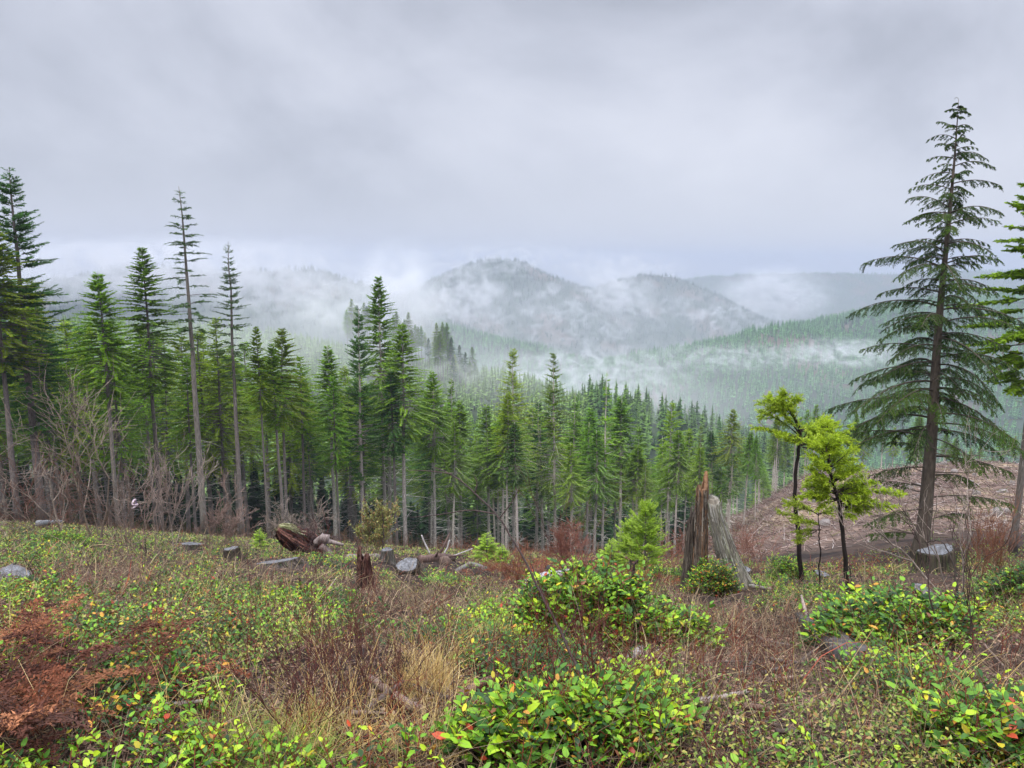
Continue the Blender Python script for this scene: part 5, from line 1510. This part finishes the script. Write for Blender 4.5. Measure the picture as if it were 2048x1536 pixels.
# logging slash over the spur
g = Geo()
rng = np.random.default_rng(680)
n = 24000
y = np.sqrt(rng.uniform(38 ** 2, 150 ** 2, n)); u = rng.uniform(.26, .85, n); x = u * y; z = H(x, y)
P = np.stack([x, y, z + .05], 1)
D = rng.normal(0, 1, (n, 3)) * [1, 1, .25] + [0, 0, .1]
pal = np.array([(.28, .19, .15), (.16, .10, .085), (.40, .31, .26), (.10, .07, .06), (.52, .46, .42), (.20, .20, .08)])
strands(g, P, D, rng.uniform(.25, 1.6, n), .012 + .0003 * y, pal[rng.choice(6, n, p=[.3, .25, .2, .13, .05, .07])], rng, .2, 2)
for i in range(30):
    Yd = rng.uniform(44, 118); px = rng.uniform(1560, 2100)
    b = spot(px, 1000, Yd)
    if b[2] / Yd < -.40: continue
    gg = Geo(); rs = rng.uniform(.22, .5); hs = rng.uniform(.25, .6)
    tube(gg, [[0, 0, -.3], [0, 0, .05], [0, 0, hs * .6], [rng.normal(0, .05), 0, hs]], [rs * 1.4, rs * 1.2, rs, rs * .95], (.20, .17, .15), 10, 0, .1, rng)
    link('logged_stump', gg.mesh('logged_stump', [M_wood]), None, b, None, label='low weathered stump on the bare logged slope', category='stump', group='stumps on the logged slope')
link('logging_slash', g.mesh('logging_slash', [M_dry]), kind='stuff', label='brown logging slash scattered over the bare spur')
# red brush at the forest edge and dark low brush inside the forest
g = Geo()
rng = np.random.default_rng(690)
n = 5500
y = rng.uniform(38, 110, n); x = rng.uniform(-.75, .33, n) * y; z = H(x, y)
P = np.stack([x, y, z], 1); t = rng.random((n, 1))
C = np.array([.10, .07, .04]) * (1 - t) + np.array([.20, .10, .06]) * t
k = (x / y > -.1) & (y < 62); C[k] = np.array([.24, .09, .05]) * rng.uniform(.6, 1.4, (k.sum(), 1))
strands(g, P, rng.normal(0, .5, (n, 3)) + [0, 0, 1.], rng.uniform(.5, 1.5, n), .006 + .0001 * y, C, rng, .5, 3)
link('edge_brush', g.mesh('edge_brush', [M_dry]), kind='stuff', label='leafless reddish brush along the foot of the forest')
# ------------------------------------------------------------------ air: haze and low cloud
def box(name, lo, hi):
    V = [(x, y, z) for x in (lo[0], hi[0]) for y in (lo[1], hi[1]) for z in (lo[2], hi[2])]
    T = [(0, 1, 3, 2), (4, 6, 7, 5), (0, 4, 5, 1), (2, 3, 7, 6), (0, 2, 6, 4), (1, 5, 7, 3)]
    me = bpy.data.meshes.new(name)
    me.from_pydata(V, [], T)
    return me
mh = bpy.data.materials.new('haze_air')
mh.use_nodes = True
mh.node_tree.nodes.clear()
o_ = N(mh.node_tree, 'ShaderNodeOutputMaterial'); pv = N(mh.node_tree, 'ShaderNodeVolumePrincipled')
pv.inputs['Color'].default_value = (.555, .60, .71, 1)
pv.inputs['Density'].default_value = .00034
pv.inputs['Anisotropy'].default_value = 0.0
L(mh.node_tree, pv, 0, o_, 'Volume')
me = box('haze', (-9500, -9500, -260), (9500, 9500, 75))
me.materials.append(mh)
link('haze', me, kind='stuff', label='even pale blue haze filling the valley')

def mist(px, py, Yd, rx, rz, ry, dens, seed, thr=.42, scale=2.2, stretch=(1, 1, 1), rot=0.0):
    """one ragged bank of low cloud: rx, rz in photo pixels at that distance, ry in metres"""
    c = at(px, py, Yd)
    me = bpy.data.meshes.new('mist_bank')
    import bmesh
    bm = bmesh.new()
    bmesh.ops.create_icosphere(bm, subdivisions=2, radius=1.06)
    bm.to_mesh(me); bm.free()
    m = bpy.data.materials.new('mist')
    m.use_nodes = True
    nt = m.node_tree; nt.nodes.clear()
    o = N(nt, 'ShaderNodeOutputMaterial'); v = N(nt, 'ShaderNodeVolumePrincipled')
    v.inputs['Color'].default_value = (.87, .87, .885, 1) if seed in (1, 3, 8, 15, 16, 18) else (.965, .965, .975, 1)
    t = N(nt, 'ShaderNodeTexCoord'); mp = N(nt, 'ShaderNodeMapping')
    mp.inputs['Location'].default_value = (seed * 3.1, seed * 1.7, seed)
    mp.inputs['Scale'].default_value = (max(1, rx / rz * .75), 1, 1)
    mp.inputs['Rotation'].default_value = (0, .5, 0)
    n = N(nt, 'ShaderNodeTexNoise'); n.inputs['Scale'].default_value = scale; n.inputs['Detail'].default_value = 6; n.inputs['Roughness'].default_value = .60; n.inputs['Distortion'].default_value = .7
    L(nt, t, 'Object', mp, 0); L(nt, mp, 0, n, 'Vector')
    mr = N(nt, 'ShaderNodeMapRange'); mr.inputs['From Min'].default_value = thr; mr.inputs['From Max'].default_value = thr + (.16 if thr > .2 else .4)
    L(nt, n, 0, mr, 'Value')
    ln = N(nt, 'ShaderNodeVectorMath', operation='LENGTH'); L(nt, t, 'Object', ln, 0)
    fr = N(nt, 'ShaderNodeMapRange', interpolation_type='SMOOTHSTEP'); fr.inputs['From Min'].default_value = 1.0; fr.inputs['From Max'].default_value = .25
    L(nt, ln, 'Value', fr, 'Value')
    a = N(nt, 'ShaderNodeMath', operation='MULTIPLY'); b = N(nt, 'ShaderNodeMath', operation='MULTIPLY'); b.inputs[1].default_value = dens
    L(nt, mr, 0, a, 0); L(nt, fr, 0, a, 1); L(nt, a, 0, b, 0); L(nt, b, 0, v, 'Density'); L(nt, v, 0, o, 'Volume')
    me.materials.append(m)
    k = Yd / FPX
    ob = link('mist_bank', me, kind='stuff', label='bank of white mist drifting over the valley')
    ob.location = tuple(c)
    ob.scale = (rx * k, ry, rz * k)
    ob.rotation_euler = (0, rot, 0)
    return ob
MISTS = [
    # px, py, distance, rx, rz (pixels), ry (m), density, seed, threshold, scale
    (300, 545, 1250, 560, 85, 150, .018, 1, .42, 2.5),
    (800, 600, 900, 120, 135, 110, .020, 2, .40, 2.2),
    (600, 590, 1150, 260, 80, 120, .014, 3, .46, 3.2),
    (660, 620, 520, 120, 85, 50, .022, 4, .46, 2.4),
    (905, 745, 318, 90, 55, 16, .03, 5, .48, 2.5),
    (930, 610, 1700, 110, 105, 120, .040, 6, .50, 3.2),
    (1130, 640, 1650, 280, 110, 130, .036, 7, .56, 4.4),
    (1000, 520, 1900, 300, 45, 90, .018, 8, .48, 3.6),
    (1380, 650, 2000, 280, 80, 130, .036, 9, .54, 4.4),
    (1550, 590, 2650, 140, 70, 140, .020, 10, .42, 2.6),
    (1190, 750, 900, 240, 75, 130, .028, 11, .50, 3.4),
    (1500, 715, 950, 200, 36, 70, .026, 12, .51, 3.6),
    (1690, 705, 880, 170, 38, 70, .034, 13, .48, 2.8),
    (1360, 725, 1000, 180, 50, 80, .016, 14, .50, 3.2),
    (450, 505, 2500, 420, 45, 300, .006, 15, .48, 4.0),
    (1250, 540, 2400, 170, 45, 150, .016, 16, .46, 3.2),
    (1300, 760, 720, 900, 120, 130, .0014, 17, .10, 1.2),
    (600, 700, 360, 620, 130, 75, .0060, 20, .10, 1.6),
    (1000, 760, 330, 220, 80, 60, .0065, 21, .10, 1.6),
    (1300, 815, 400, 300, 90, 90, .0040, 22, .22, 2.2),
    (1150, 640, 1500, 900, 140, 300, .0010, 18, .10, 1.2),
    (1230, 590, 1900, 100, 70, 100, .035, 19, .48, 2.6),
]
for m_ in MISTS:
    mist(*m_)
